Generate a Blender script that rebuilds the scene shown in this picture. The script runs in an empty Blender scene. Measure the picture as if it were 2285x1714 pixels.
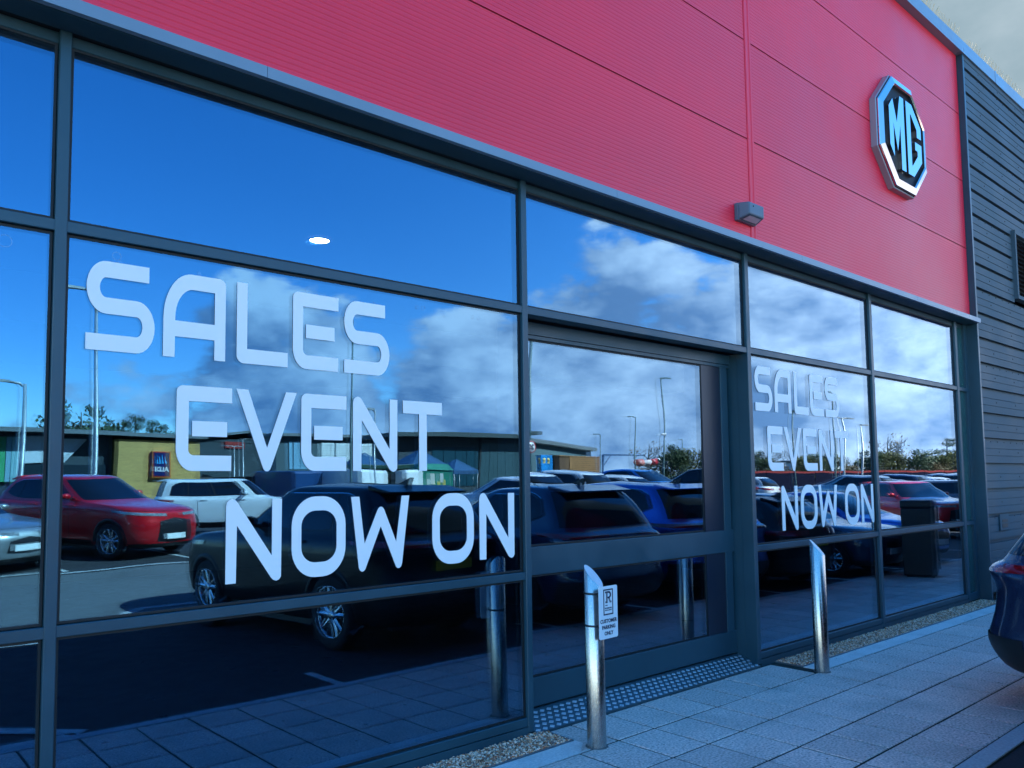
import bpy, bmesh, math, random
from math import sin, cos, pi, radians, sqrt, atan2, hypot
from mathutils import Vector, Matrix

random.seed(11)
scn = bpy.context.scene
col = scn.collection

# ------------------------------------------------------------------ camera
cam_d = bpy.data.cameras.new("camera")
cam_d.sensor_fit = 'HORIZONTAL'
cam_d.sensor_width = 36.0
cam_d.lens = 36.0 * 0.7648924
cam_d.shift_x = 0.00998
cam_d.shift_y = 0.04203
cam_d.clip_start = 0.05
cam_d.clip_end = 3000
cam = bpy.data.objects.new("camera", cam_d)
col.objects.link(cam)
_yaw, _pit, _rol = 0.713015, 0.06973277, -0.01238976
_f = Vector((sin(_yaw) * cos(_pit), cos(_yaw) * cos(_pit), sin(_pit)))
_r = Vector((cos(_yaw), -sin(_yaw), 0))
_u = _r.cross(_f)
_r2 = _r * cos(_rol) + _u * sin(_rol)
_u2 = -_r * sin(_rol) + _u * cos(_rol)
cam.matrix_world = Matrix(((_r2.x, _u2.x, -_f.x, 0), (_r2.y, _u2.y, -_f.y, -4.2),
                           (_r2.z, _u2.z, -_f.z, 1.7976), (0, 0, 0, 1)))
scn.camera = cam

# ------------------------------------------------------------------ sky, sun, exposure
SUN_EL, SUN_AZ = radians(42), radians(42)          # azimuth from +Y towards +X
SKY_STRENGTH, SUN_STRENGTH, EXPOSURE = 0.12, 5.0, 2.28
world = bpy.data.worlds.new("World")
scn.world = world
world.use_nodes = True
wn, wl = world.node_tree.nodes, world.node_tree.links
wn.clear()


def N(tree_nodes, kind, **kw):
    n = tree_nodes.new(kind)
    for k, v in kw.items():
        setattr(n, k, v)
    return n


w_out = N(wn, "ShaderNodeOutputWorld")
w_bg = N(wn, "ShaderNodeBackground")
w_bg.inputs["Strength"].default_value = SKY_STRENGTH
sky = N(wn, "ShaderNodeTexSky", sky_type='NISHITA', sun_disc=False, sun_elevation=SUN_EL,
        sun_rotation=SUN_AZ, altitude=50, air_density=1.0, dust_density=0.15, ozone_density=4.0)
hsv = N(wn, "ShaderNodeHueSaturation")
hsv.inputs["Saturation"].default_value = 1.32
wl.new(sky.outputs[0], hsv.inputs["Color"])
tc = N(wn, "ShaderNodeTexCoord")
mp = N(wn, "ShaderNodeMapping")
mp.inputs["Scale"].default_value = (1.0, 1.0, 1.6)
wl.new(tc.outputs["Generated"], mp.inputs["Vector"])
n1 = N(wn, "ShaderNodeTexNoise")
n1.inputs["Scale"].default_value = 4.4
n1.inputs["Detail"].default_value = 10
n1.inputs["Roughness"].default_value = 0.60
wl.new(mp.outputs[0], n1.inputs["Vector"])
mp2 = N(wn, "ShaderNodeMapping")
mp2.inputs["Scale"].default_value = (1.0, 1.0, 1.6)
mp2.inputs["Location"].default_value = (0.03, 0.02, 0.07)
wl.new(tc.outputs["Generated"], mp2.inputs["Vector"])
n2 = N(wn, "ShaderNodeTexNoise")
n2.inputs["Scale"].default_value = 4.4
n2.inputs["Detail"].default_value = 7
n2.inputs["Roughness"].default_value = 0.6
wl.new(mp2.outputs[0], n2.inputs["Vector"])
sep = N(wn, "ShaderNodeSeparateXYZ")
wl.new(tc.outputs["Generated"], sep.inputs[0])
thr = N(wn, "ShaderNodeValToRGB")                   # how much cloud at each height above the horizon
thr.color_ramp.interpolation = 'EASE'
e = thr.color_ramp.elements
e[0].position, e[0].color = 0.0, (0.34, 0.34, 0.34, 1)
e[1].position, e[1].color = 0.42, (0.80, 0.80, 0.80, 1)
for p_, v_ in ((0.10, 0.37), (0.19, 0.44), (0.25, 0.56), (0.31, 0.68)):
    el = thr.color_ramp.elements.new(p_)
    el.color = (v_, v_, v_, 1)
wl.new(sep.outputs["Z"], thr.inputs[0])
bank = N(wn, "ShaderNodeMath", operation='MULTIPLY_ADD')   # the cloud bank is fuller towards +X
bank.inputs[1].default_value = -0.34
wl.new(sep.outputs["X"], bank.inputs[0])
bk2 = N(wn, "ShaderNodeMath", operation='ADD')
bk2.inputs[1].default_value = 0.165
wl.new(thr.outputs[0], bk2.inputs[0])
wl.new(bk2.outputs[0], bank.inputs[2])
back = N(wn, "ShaderNodeMapRange", interpolation_type='SMOOTHSTEP')   # the grey cloud sheet on the sun's side
back.inputs["From Min"].default_value = -0.10
back.inputs["From Max"].default_value = 0.20
wl.new(sep.outputs["Y"], back.inputs["Value"])
bank2 = N(wn, "ShaderNodeMath", operation='MULTIPLY_ADD')
bank2.inputs[1].default_value = -0.60
wl.new(back.outputs[0], bank2.inputs[0])
wl.new(bank.outputs[0], bank2.inputs[2])
sub = N(wn, "ShaderNodeMath", operation='SUBTRACT')
wl.new(n1.outputs[0], sub.inputs[0])
wl.new(bank2.outputs[0], sub.inputs[1])
msk = N(wn, "ShaderNodeMapRange", interpolation_type='SMOOTHSTEP')
msk.inputs["From Min"].default_value = 0.0
msk.inputs["From Max"].default_value = 0.07
wl.new(sub.outputs[0], msk.inputs["Value"])
dif = N(wn, "ShaderNodeMath", operation='SUBTRACT')
wl.new(n1.outputs[0], dif.inputs[0])
wl.new(n2.outputs[0], dif.inputs[1])
shd = N(wn, "ShaderNodeMapRange")
shd.inputs["From Min"].default_value = -0.10
shd.inputs["From Max"].default_value = 0.12
wl.new(dif.outputs[0], shd.inputs["Value"])
ccol = N(wn, "ShaderNodeMix", data_type='RGBA')
CLOUD_DARK, CLOUD_LIT = (1.05, 1.75, 2.9, 1), (4.1, 4.7, 5.6, 1)
ccol.inputs["A"].default_value = CLOUD_DARK
ccol.inputs["B"].default_value = CLOUD_LIT
wl.new(shd.outputs[0], ccol.inputs["Factor"])
gcol_ = N(wn, "ShaderNodeMix", data_type='RGBA')
gcol_.inputs["A"].default_value = (0.58, 0.80, 0.93, 1)
gcol_.inputs["B"].default_value = (0.74, 0.95, 1.08, 1)
wl.new(shd.outputs[0], gcol_.inputs["Factor"])
csel = N(wn, "ShaderNodeMix", data_type='RGBA')
wl.new(back.outputs[0], csel.inputs["Factor"])
wl.new(ccol.outputs["Result"], csel.inputs["A"])
wl.new(gcol_.outputs["Result"], csel.inputs["B"])
wmix = N(wn, "ShaderNodeMix", data_type='RGBA')
wl.new(msk.outputs[0], wmix.inputs["Factor"])
wl.new(hsv.outputs[0], wmix.inputs["A"])
wl.new(csel.outputs["Result"], wmix.inputs["B"])
wl.new(wmix.outputs["Result"], w_bg.inputs["Color"])
wl.new(w_bg.outputs[0], w_out.inputs[0])

sun_d = bpy.data.lights.new("sun", 'SUN')
sun_d.energy = SUN_STRENGTH
sun_d.angle = radians(0.55)
sun_d.color = (1.0, 0.94, 0.84)
sun = bpy.data.objects.new("sun", sun_d)
col.objects.link(sun)
_sd = Vector((sin(SUN_AZ) * cos(SUN_EL), cos(SUN_AZ) * cos(SUN_EL), sin(SUN_EL)))
sun.rotation_euler = _sd.to_track_quat('Z', 'Y').to_euler()

scn.view_settings.view_transform = 'Standard'
scn.view_settings.look = 'None'
scn.view_settings.exposure = EXPOSURE
scn.view_settings.gamma = 1.0
scn.view_settings.use_curve_mapping = False
scn.render.engine = 'CYCLES'
scn.cycles.use_denoising = True
scn.cycles.max_bounces = 8
scn.cycles.glossy_bounces = 5
scn.cycles.transparent_max_bounces = 16
scn.cycles.diffuse_bounces = 3
scn.cycles.sample_clamp_indirect = 8.0

# ------------------------------------------------------------------ materials
MATS = {}


def mat(name, rgb, rough=0.5, metal=0.0, coat=0.0, var=0.0, vscale=6.0, bump=0.0, bscale=40.0,
        spec=0.5, emit=0.0, dirt=None, dscale=1.5, dfac=0.5, stretch=(1, 1, 1)):
    """principled surface whose colour wanders a little (var), with fine relief (bump) and stains (dirt)"""
    if name in MATS:
        return MATS[name]
    m = bpy.data.materials.new(name)
    m.use_nodes = True
    nd, lk = m.node_tree.nodes, m.node_tree.links
    b = nd["Principled BSDF"]
    b.inputs["Base Color"].default_value = (*rgb, 1)
    b.inputs["Roughness"].default_value = rough
    b.inputs["Metallic"].default_value = metal
    b.inputs["Specular IOR Level"].default_value = spec
    if coat:
        b.inputs["Coat Weight"].default_value = coat
        b.inputs["Coat Roughness"].default_value = 0.03
    if emit:
        b.inputs["Emission Color"].default_value = (*rgb, 1)
        b.inputs["Emission Strength"].default_value = emit
    if var or bump or dirt:
        t = nd.new("ShaderNodeNewGeometry")
        mpn = nd.new("ShaderNodeMapping")
        mpn.inputs["Scale"].default_value = stretch
        lk.new(t.outputs["Position"], mpn.inputs["Vector"])
        base = None
        if var:
            nz = nd.new("ShaderNodeTexNoise")
            nz.inputs["Scale"].default_value = vscale
            nz.inputs["Detail"].default_value = 6
            lk.new(mpn.outputs[0], nz.inputs["Vector"])
            mr = nd.new("ShaderNodeMapRange")
            mr.inputs["From Min"].default_value = 0.3
            mr.inputs["From Max"].default_value = 0.7
            mr.inputs["To Min"].default_value = 1 - var
            mr.inputs["To Max"].default_value = 1 + var
            lk.new(nz.outputs[0], mr.inputs["Value"])
            mx = nd.new("ShaderNodeVectorMath")
            mx.operation = 'SCALE'
            mx.inputs[0].default_value = rgb
            lk.new(mr.outputs[0], mx.inputs["Scale"])
            base = mx.outputs[0]
            mr2 = nd.new("ShaderNodeMapRange")
            mr2.inputs["From Min"].default_value = 0.3
            mr2.inputs["From Max"].default_value = 0.7
            mr2.inputs["To Min"].default_value = max(0.02, rough - 0.08 * (rough > .1))
            mr2.inputs["To Max"].default_value = min(1, rough + 0.08 * (rough > .1))
            lk.new(nz.outputs[0], mr2.inputs["Value"])
            lk.new(mr2.outputs[0], b.inputs["Roughness"])
        if dirt:
            nz2 = nd.new("ShaderNodeTexNoise")
            nz2.inputs["Scale"].default_value = dscale
            nz2.inputs["Detail"].default_value = 8
            nz2.inputs["Roughness"].default_value = 0.65
            lk.new(mpn.outputs[0], nz2.inputs["Vector"])
            mr3 = nd.new("ShaderNodeMapRange")
            mr3.inputs["From Min"].default_value = 0.48
            mr3.inputs["From Max"].default_value = 0.72
            mr3.inputs["To Max"].default_value = dfac
            lk.new(nz2.outputs[0], mr3.inputs["Value"])
            mm = nd.new("ShaderNodeMix")
            mm.data_type = 'RGBA'
            lk.new(mr3.outputs[0], mm.inputs["Factor"])
            if base:
                lk.new(base, mm.inputs["A"])
            else:
                mm.inputs["A"].default_value = (*rgb, 1)
            mm.inputs["B"].default_value = (*dirt, 1)
            base = mm.outputs["Result"]
        if base:
            lk.new(base, b.inputs["Base Color"])
        if bump:
            nb = nd.new("ShaderNodeTexNoise")
            nb.inputs["Scale"].default_value = bscale
            nb.inputs["Detail"].default_value = 5
            lk.new(mpn.outputs[0], nb.inputs["Vector"])
            bp = nd.new("ShaderNodeBump")
            bp.inputs["Strength"].default_value = bump
            bp.inputs["Distance"].default_value = 0.01
            lk.new(nb.outputs[0], bp.inputs["Height"])
            lk.new(bp.outputs[0], b.inputs["Normal"])
    MATS[name] = m
    return m


def glass_mat(name, ior, tint, rgloss=0.0, wave=0.0, smear=0.0, gcol=(0.24, 0.63, 1.0)):
    """one sheet of coated glazing: mirror part by Fresnel, the rest passes tinted"""
    m = bpy.data.materials.new(name)
    m.use_nodes = True
    nd, lk = m.node_tree.nodes, m.node_tree.links
    nd.clear()
    o = nd.new("ShaderNodeOutputMaterial")
    mx = nd.new("ShaderNodeMixShader")
    f0 = ((ior - 1) / (ior + 1)) ** 2                   # a Schlick-like curve for coated glass, the same from both sides of the sheet
    fw = nd.new("ShaderNodeLayerWeight")
    fw.inputs["Blend"].default_value = 0.5
    p5 = nd.new("ShaderNodeMath")
    p5.operation = 'POWER'
    p5.inputs[1].default_value = 3.6
    lk.new(fw.outputs["Facing"], p5.inputs[0])
    fr = nd.new("ShaderNodeMath")
    fr.operation = 'MULTIPLY_ADD'
    fr.inputs[1].default_value = 1 - f0
    fr.inputs[2].default_value = f0
    lk.new(p5.outputs[0], fr.inputs[0])
    tr = nd.new("ShaderNodeBsdfTransparent")
    tr.inputs["Color"].default_value = (*tint, 1)
    gl = nd.new("ShaderNodeBsdfGlossy")
    lw = nd.new("ShaderNodeLayerWeight")               # the coating's blue fades towards grazing angles
    lw.inputs["Blend"].default_value = 0.5
    gm = nd.new("ShaderNodeMix")
    gm.data_type = 'RGBA'
    gm.inputs["A"].default_value = (*gcol, 1)
    gm.inputs["B"].default_value = (0.88, 0.95, 1.0, 1)
    lk.new(lw.outputs["Facing"], gm.inputs["Factor"])
    lk.new(gm.outputs["Result"], gl.inputs["Color"])
    gl.inputs["Roughness"].default_value = rgloss
    lk.new(fr.outputs[0], mx.inputs[0])
    lk.new(tr.outputs[0], mx.inputs[1])
    lk.new(gl.outputs[0], mx.inputs[2])
    lk.new(mx.outputs[0], o.inputs["Surface"])
    if wave:
        t = nd.new("ShaderNodeTexCoord")
        nz = nd.new("ShaderNodeTexNoise")
        nz.inputs["Scale"].default_value = 1.1
        nz.inputs["Detail"].default_value = 1
        lk.new(t.outputs["Object"], nz.inputs["Vector"])
        bp = nd.new("ShaderNodeBump")
        bp.inputs["Strength"].default_value = 1.0
        bp.inputs["Distance"].default_value = wave
        lk.new(nz.outputs[0], bp.inputs["Height"])
        lk.new(bp.outputs[0], gl.inputs["Normal"])
    MATS[name] = m
    return m


# ------------------------------------------------------------------ mesh helpers
def tag(o, label=None, cat=None, group=None, kind=None):
    if label: o["label"] = label
    if cat: o["category"] = cat
    if group: o["group"] = group
    if kind: o["kind"] = kind
    return o


def empty(name, loc=(0, 0, 0), rz=0.0, parent=None):
    o = bpy.data.objects.new(name, None)
    o.empty_display_size = 0.2
    col.objects.link(o)
    o.location = loc
    o.rotation_euler = (0, 0, rz)
    if parent: o.parent = parent
    return o


def link(name, me, m, parent=None, loc=None, rot=None):
    o = bpy.data.objects.new(name, me)
    col.objects.link(o)
    if m is not None and not me.materials:
        me.materials.append(m)
    if loc: o.location = loc
    if rot: o.rotation_euler = rot
    if parent: o.parent = parent
    return o


class MB:
    """collects shapes, then links them as one mesh"""
    def __init__(s): s.v, s.f, s.sm = [], [], []

    def add(s, vs, fs, smooth=False):
        k = len(s.v)
        s.v += [tuple(p) for p in vs]
        s.f += [tuple(i + k for i in f) for f in fs]
        s.sm += [smooth] * len(fs)
        return s

    def box(s, x0, x1, y0, y1, z0, z1):
        return s.add([(x0, y0, z0), (x1, y0, z0), (x1, y1, z0), (x0, y1, z0), (x0, y0, z1), (x1, y0, z1), (x1, y1, z1), (x0, y1, z1)],
                     [(0, 3, 2, 1), (4, 5, 6, 7), (0, 1, 5, 4), (1, 2, 6, 5), (2, 3, 7, 6), (3, 0, 4, 7)])

    def prism(s, poly, a, b, axis='y', smooth=False):
        """poly: 2D points; extruded between a and b along axis ('x': (y,z), 'y': (x,z), 'z': (x,y))"""
        n = len(poly)
        def P(p, t):
            return {'x': (t, p[0], p[1]), 'y': (p[0], t, p[1]), 'z': (p[0], p[1], t)}[axis]
        vs = [P(p, a) for p in poly] + [P(p, b) for p in poly]
        fs = [tuple(range(n - 1, -1, -1)), tuple(range(n, 2 * n))] + [(i, (i + 1) % n, n + (i + 1) % n, n + i) for i in range(n)]
        return s.add(vs, fs, smooth)

    def tube(s, pts, rad, seg=10, caps=True):
        pts = [Vector(p) for p in pts]
        rs = rad if isinstance(rad, (list, tuple)) else [rad] * len(pts)
        vs, fs = [], []
        for i, p in enumerate(pts):
            d = (pts[min(i + 1, len(pts) - 1)] - pts[max(i - 1, 0)]).normalized()
            a = d.orthogonal().normalized() if abs(d.z) < .98 else Vector((1, 0, 0)) - d * d.x
            a.normalize()
            b = d.cross(a)
            for k in range(seg):
                t = 2 * pi * k / seg
                vs.append(p + (a * cos(t) + b * sin(t)) * rs[i])
        for i in range(len(pts) - 1):
            for k in range(seg):
                k2 = (k + 1) % seg
                fs.append((i * seg + k, i * seg + k2, (i + 1) * seg + k2, (i + 1) * seg + k))
        s.add(vs, fs, True)
        if caps:
            n = len(s.v) - len(vs)
            s.f += [tuple(n + k for k in range(seg - 1, -1, -1)), tuple(n + (len(pts) - 1) * seg + k for k in range(seg))]
            s.sm += [False, False]
        return s

    def lathe(s, prof, seg=24, axis='z', c=(0, 0, 0)):
        """prof: (radius, height) pairs turned round an axis"""
        vs, fs = [], []
        for r, h in prof:
            for k in range(seg):
                t = 2 * pi * k / seg
                a, b = r * cos(t), r * sin(t)
                p = {'z': (a, b, h), 'y': (a, h, b), 'x': (h, a, b)}[axis]
                vs.append((p[0] + c[0], p[1] + c[1], p[2] + c[2]))
        for i in range(len(prof) - 1):
            for k in range(seg):
                k2 = (k + 1) % seg
                fs.append((i * seg + k, i * seg + k2, (i + 1) * seg + k2, (i + 1) * seg + k))
        return s.add(vs, fs, True)

    def mesh(s, name, fix=True):
        me = bpy.data.meshes.new(name)
        me.from_pydata(s.v, [], s.f)
        me.polygons.foreach_set("use_smooth", s.sm)
        if fix:
            bm = bmesh.new()
            bm.from_mesh(me)
            bmesh.ops.recalc_face_normals(bm, faces=bm.faces)
            bm.to_mesh(me)
            bm.free()
        me.update()
        return me

    def build(s, name, m, parent=None, loc=None, rot=None, bevel=0.0, fix=True):
        me = s.mesh(name, fix)
        o = link(name, me, m, parent, loc, rot)
        if bevel:
            bv = o.modifiers.new("bevel", 'BEVEL')
            bv.width = bevel
            bv.segments = 2
            bv.limit_method = 'ANGLE'
            bv.angle_limit = radians(40)
        return o


def part(name, m, parent, *boxes, bevel=0.0):
    b = MB()
    for q in boxes:
        b.box(*q)
    return b.build(name, m, parent, bevel=bevel)


def curve_mesh(name, loops, depth):
    """flat shape with holes in the XY plane, given a small thickness"""
    cu = bpy.data.curves.new(name, 'CURVE')
    cu.dimensions = '2D'
    cu.fill_mode = 'BOTH'
    cu.extrude = depth / 2
    for lp in loops:
        sp = cu.splines.new('POLY')
        sp.points.add(len(lp) - 1)
        for p, q in zip(sp.points, lp):
            p.co = (q[0], q[1], 0, 1)
        sp.use_cyclic_u = True
    o = bpy.data.objects.new(name, cu)
    col.objects.link(o)
    dg = bpy.context.evaluated_depsgraph_get()
    me = bpy.data.meshes.new_from_object(o.evaluated_get(dg))
    bpy.data.objects.remove(o)
    me.name = name
    return me


def text_mesh(name, body, size, depth=0.002, bold=0.0, spacing=1.0, align='CENTER'):
    cu = bpy.data.curves.new(name, 'FONT')
    cu.body = body
    cu.size = size
    cu.extrude = depth / 2
    cu.offset = bold
    cu.align_x = align
    cu.align_y = 'CENTER'
    cu.space_character = spacing
    cu.resolution_u = 4
    o = bpy.data.objects.new(name, cu)
    col.objects.link(o)
    dg = bpy.context.evaluated_depsgraph_get()
    me = bpy.data.meshes.new_from_object(o.evaluated_get(dg))
    bpy.data.objects.remove(o)
    me.name = name
    return me


def arc(cx, cy, rx, ry, a0, a1, n=10):
    return [(cx + rx * cos(radians(a0 + (a1 - a0) * i / n)), cy + ry * sin(radians(a0 + (a1 - a0) * i / n))) for i in range(n + 1)]


def copy_tree(o, parent=None):
    c = o.copy()
    col.objects.link(c)
    c.parent = parent
    for ch in o.children:
        copy_tree(ch, c)
    return c


# ground: level at the paving, then rising gently across the car park
def gz(y):
    return min(0.40, max(0.0, 0.045 * (-6.6 - y))) - 0.02

# ------------------------------------------------------------------ palette
ANTH = mat("anthracite_frame", (0.018, 0.058, 0.080), 0.38, var=0.10, vscale=3, bump=0.04, bscale=120)
FLASHM = mat("grey_flashing", (0.19, 0.25, 0.30), 0.34, var=0.08, vscale=2, bump=0.05, bscale=6)
RED = mat("red_coated_steel", (0.87, 0.019, 0.050), 0.42, var=0.06, vscale=0.6, bump=0.02, bscale=3, spec=0.5,
          dirt=(0.50, 0.014, 0.035), dscale=0.7, dfac=0.16, stretch=(0.8, 1, 0.6))
GREYCLAD = mat("grey_coated_steel", (0.062, 0.092, 0.108), 0.60, spec=0.2, var=0.10, vscale=1.2, bump=0.06, bscale=5,
               dirt=(0.05, 0.06, 0.065), dscale=1.0, dfac=0.25)
BLACK = mat("black_gasket", (0.006, 0.007, 0.008), 0.6)
DARKIN = mat("dark_interior", (0.03, 0.033, 0.038), 0.7, var=0.1)
CEILM = mat("ceiling_tiles", (0.16, 0.16, 0.16), 0.9, var=0.05)
FLOORM = mat("showroom_floor", (0.045, 0.048, 0.055), 0.35, var=0.15)
SPAN = mat("teal_spandrel", (0.015, 0.075, 0.075), 0.18, var=0.1)
WHITE_VINYL = mat("white_vinyl", (0.90, 0.84, 0.80), 0.45, var=0.015, vscale=2)
STEEL = mat("brushed_steel", (0.50, 0.46, 0.43), 0.24, metal=1.0, var=0.05, vscale=30, stretch=(40, 40, 1), bump=0.02, bscale=60,
            dirt=(0.35, 0.34, 0.31), dscale=0.3, dfac=0.35)
STEELTOP = mat("matt_steel_top", (0.62, 0.63, 0.64), 0.5, metal=0.85, var=0.06, vscale=12)
CHROME = mat("chrome", (0.68, 0.56, 0.52), 0.07, metal=1.0)
GREYPL = mat("grey_plastic", (0.10, 0.13, 0.16), 0.45, var=0.06)
NAVYINK = mat("navy_ink", (0.010, 0.012, 0.04), 0.5)
BADGEBK = mat("badge_black", (0.006, 0.007, 0.009), 0.55, spec=0.2)
SCREWM = mat("dark_screw", (0.02, 0.022, 0.025), 0.5)
ALUM = mat("grey_aluminium", (0.16, 0.19, 0.21), 0.38, metal=0.6, var=0.1)
GLASS_OUT = glass_mat("glazing_outer", 2.75, (0.88, 0.93, 0.96), wave=0.0022)
GLASS_IN = glass_mat("glazing_inner", 1.95, (0.30, 0.38, 0.44), wave=0.0026)

# ------------------------------------------------------------------ the showroom
sb = empty("showroom_building", (0, 0, 0))
tag(sb, "showroom with red ribbed upper wall, dark grey window frames and grey cladding at its end", "building")

FLZ0, FLZ1 = 4.045, 4.112        # flashing band
HEADZ = 3.982
T1Z = (3.036, 3.091)
T2Z = (1.092, 1.147)
BRZ = 0.122
MULL = [(-1.62, -1.568), (0.799, 0.852), (3.846, 3.900), (6.840, 6.905), (9.580, 9.645), (12.335, 12.415)]
XL, XEND = -5.5, 12.76

for a, b in MULL:
    zb = 0.02
    o = MB().prism([(a, 0.0), (a + .004, -.004), (b - .004, -.004), (b, 0.0), (b, 0.12), (a, 0.12)], zb, 4.04, 'z').build("mullion", ANTH, sb)


def bays():
    xs = [(XL, MULL[0][0])] + [(MULL[i][1], MULL[i + 1][0]) for i in range(len(MULL) - 1)] + [(MULL[-1][1], XEND)]
    return xs


def transom(x0, x1, z0, z1, y0=0.003, y1=0.115, name="transom"):
    MB().prism([(y0, z0 + .003), (y0 + .003, z0), (y1, z0), (y1, z1), (y0 + .003, z1), (y0, z1 - .003)], x0, x1, 'x').build(name, ANTH, sb)


rnd = random.Random(5)
DOORBAY = 3


def glazing(x0, x1, z0, z1, y=0.030, parent=None, lean=0.0, yaw=0.0):
    """a sealed unit: outer sheet, inner sheet 22 mm behind it, a dark gasket round the edge"""
    cx, cz = (x0 + x1) / 2, (z0 + z1) / 2
    hx, hz = (x1 - x0) / 2 - 0.004, (z1 - z0) / 2 - 0.004
    p = parent or sb
    o = MB().add([(-hx, 0, -hz), (hx, 0, -hz), (hx, 0, hz), (-hx, 0, hz)], [(0, 1, 2, 3)]).build(
        "glass_pane", GLASS_OUT, p, (cx, y, cz), (lean, 0, yaw), fix=False)
    i = MB().add([(-hx, 0, -hz), (hx, 0, -hz), (hx, 0, hz), (-hx, 0, hz)], [(0, 1, 2, 3)]).build(
        "inner_sheet", GLASS_IN, o, (0, 0.022, 0), (rnd.uniform(-.0005, .0005), 0, rnd.uniform(.0020, .0032)), fix=False)
    g = 0.012
    fr = MB()
    for (ax, bx, az, bz) in ((-hx, hx, -hz, -hz + g), (-hx, hx, hz - g, hz), (-hx, -hx + g, -hz + g, hz - g), (hx - g, hx, -hz + g, hz - g)):
        fr.box(ax, bx, -0.004, 0.0195, az, bz)
    fr.build("gasket", BLACK, o)
    return o


for bi, (x0, x1) in enumerate(bays()):
    transom(x0, x1, *T1Z)
    transom(x0, x1, HEADZ, 4.04, 0.03, 0.115, "head_rail")
    if bi == 6:
        for za, zb in ((BRZ, T2Z[0]), (T2Z[1], T1Z[0]), (T1Z[1], HEADZ)):
            part("spandrel_panel", SPAN, sb, (x0, x1 - .05, 0.035, 0.06, za, zb))
        part("end_frame", ANTH, sb, (x1 - .05, x1 + .05, 0.004, 0.11, 0.02, 4.04))
        transom(x0, x1 - .05, *T2Z)
        transom(x0, x1 - .05, 0.02, BRZ, name="base_rail")
        continue
    glazing(x0, x1, T1Z[1], HEADZ)
    if bi == DOORBAY:
        continue
    transom(x0, x1, *T2Z)
    glazing(x0, x1, T2Z[1], T1Z[0])
    glazing(x0, x1, BRZ, T2Z[0], lean=-.0095 if bi < 3 else -.004)
    transom(x0, x1, 0.062, BRZ, 0.003, 0.115, "base_rail")
    part("base_skirt", ANTH, sb, (x0, x1, -0.002, 0.10, -0.03, 0.058))

# faint rings left by suction lifters on the glass
RINGM = mat("faint_ring_mark", (0.75, 0.80, 0.85), 0.5)
RINGM.node_tree.nodes["Principled BSDF"].inputs["Alpha"].default_value = 0.22
for (rx, rz_, rr_) in ((0.60, 2.95, .030), (1.085, 2.965, .022), (1.10, 2.935, .010), (1.50, 2.945, .009), (2.14, 2.955, .016), (2.12, 2.925, .008), (2.93, 2.955, .013), (2.975, 2.955, .015),
                       (3.13, 2.950, .014), (3.15, 2.925, .007), (3.40, 2.950, .013), (3.45, 2.950, .013), (2.60, 2.935, .008)):
    ro_ = [(rx + rr_ * cos(a_ * pi / 12), rz_ + rr_ * sin(a_ * pi / 12)) for a_ in range(24)]
    ri_ = [(rx + (rr_ - .003) * cos(a_ * pi / 12), rz_ + (rr_ - .003) * sin(a_ * pi / 12)) for a_ in range(24)]
    MB().add([(p[0], .0270, p[1]) for p in ro_] + [(p[0], .0270, p[1]) for p in ri_], [(i, (i + 1) % 24, 24 + (i + 1) % 24, 24 + i) for i in range(24)]).build("ring_mark", RINGM, sb)

# the recessed door between the two window bays
DY = 0.215
dx0, dx1 = MULL[2][1], MULL[3][0]
dr = MB()
dr.box(dx0, dx1, DY, DY + .06, 1.083, 1.297)
dr.box(dx0, dx1, DY, DY + .06, 0.105, 0.318)
dr.box(6.690, 6.805, DY + .001, DY + .059, 0.318, 2.906)
door = dr.build("sliding_door", ANTH, sb, bevel=0.003)
part("door_stile", mat("dark_blue_stile", (0.012, 0.018, 0.032), 0.3), door, (6.385, 6.688, DY + .012, DY + .05, 1.298, 2.905),
     (6.385, 6.688, DY + .012, DY + .05, 0.319, 1.082))
glazing(dx0, 6.385, 1.297, 2.906, DY + .02, door, lean=.0065)
glazing(dx0, 6.385, 0.318, 1.083, DY + .02, door)
part("door_header", ANTH, sb, (dx0, dx1, DY - .012, DY + .10, 2.938, 3.033))
part("door_track", ANTH, sb, (dx0, dx1, DY - .002, DY + .08, 2.906, 2.934))
part("door_jamb", ANTH, sb, (6.8405, 6.90, 0.122, 0.30, 0.03, 3.036))
part("door_jamb", ANTH, sb, (3.85, 3.8995, 0.122, 0.30, 0.03, 3.036))

# soffit, flashing, red ribbed panels
part("soffit", ANTH, sb, (XL, 12.81, -0.16, 0.0, 4.0415, 4.050))
part("soffit_backing", BLACK, sb, (XL, 12.75, 0.0, 0.20, 4.041, 4.6))
jx = [XL, -1.15, 1.777, 4.705, 7.620, 10.548, 12.815]
for a, b in zip(jx, jx[1:]):
    MB().prism([(-0.200, FLZ0), (-0.200, FLZ1 - .004), (-0.196, FLZ1), (-0.070, FLZ1 + .02), (-0.070, FLZ1 - .01), (-0.165, FLZ1 - .02), (-0.165, FLZ0)],
               a + .0015, b - .0015, 'x').build("flashing", FLASHM, sb)

RY = -0.065
REDS = [RED] + [mat("red_coated_steel_%d" % i, c, 0.42, var=0.06, vscale=0.6, bump=0.02, bscale=3, spec=0.5, dirt=(0.50, 0.014, 0.035), dscale=0.7, dfac=0.16, stretch=(0.8, 1, 0.6))
                for i, c in enumerate(((0.83, 0.018, 0.050), (0.89, 0.021, 0.050)))]
RED_Z = [4.10, 5.19, 6.222, 7.258, 8.20]


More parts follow.
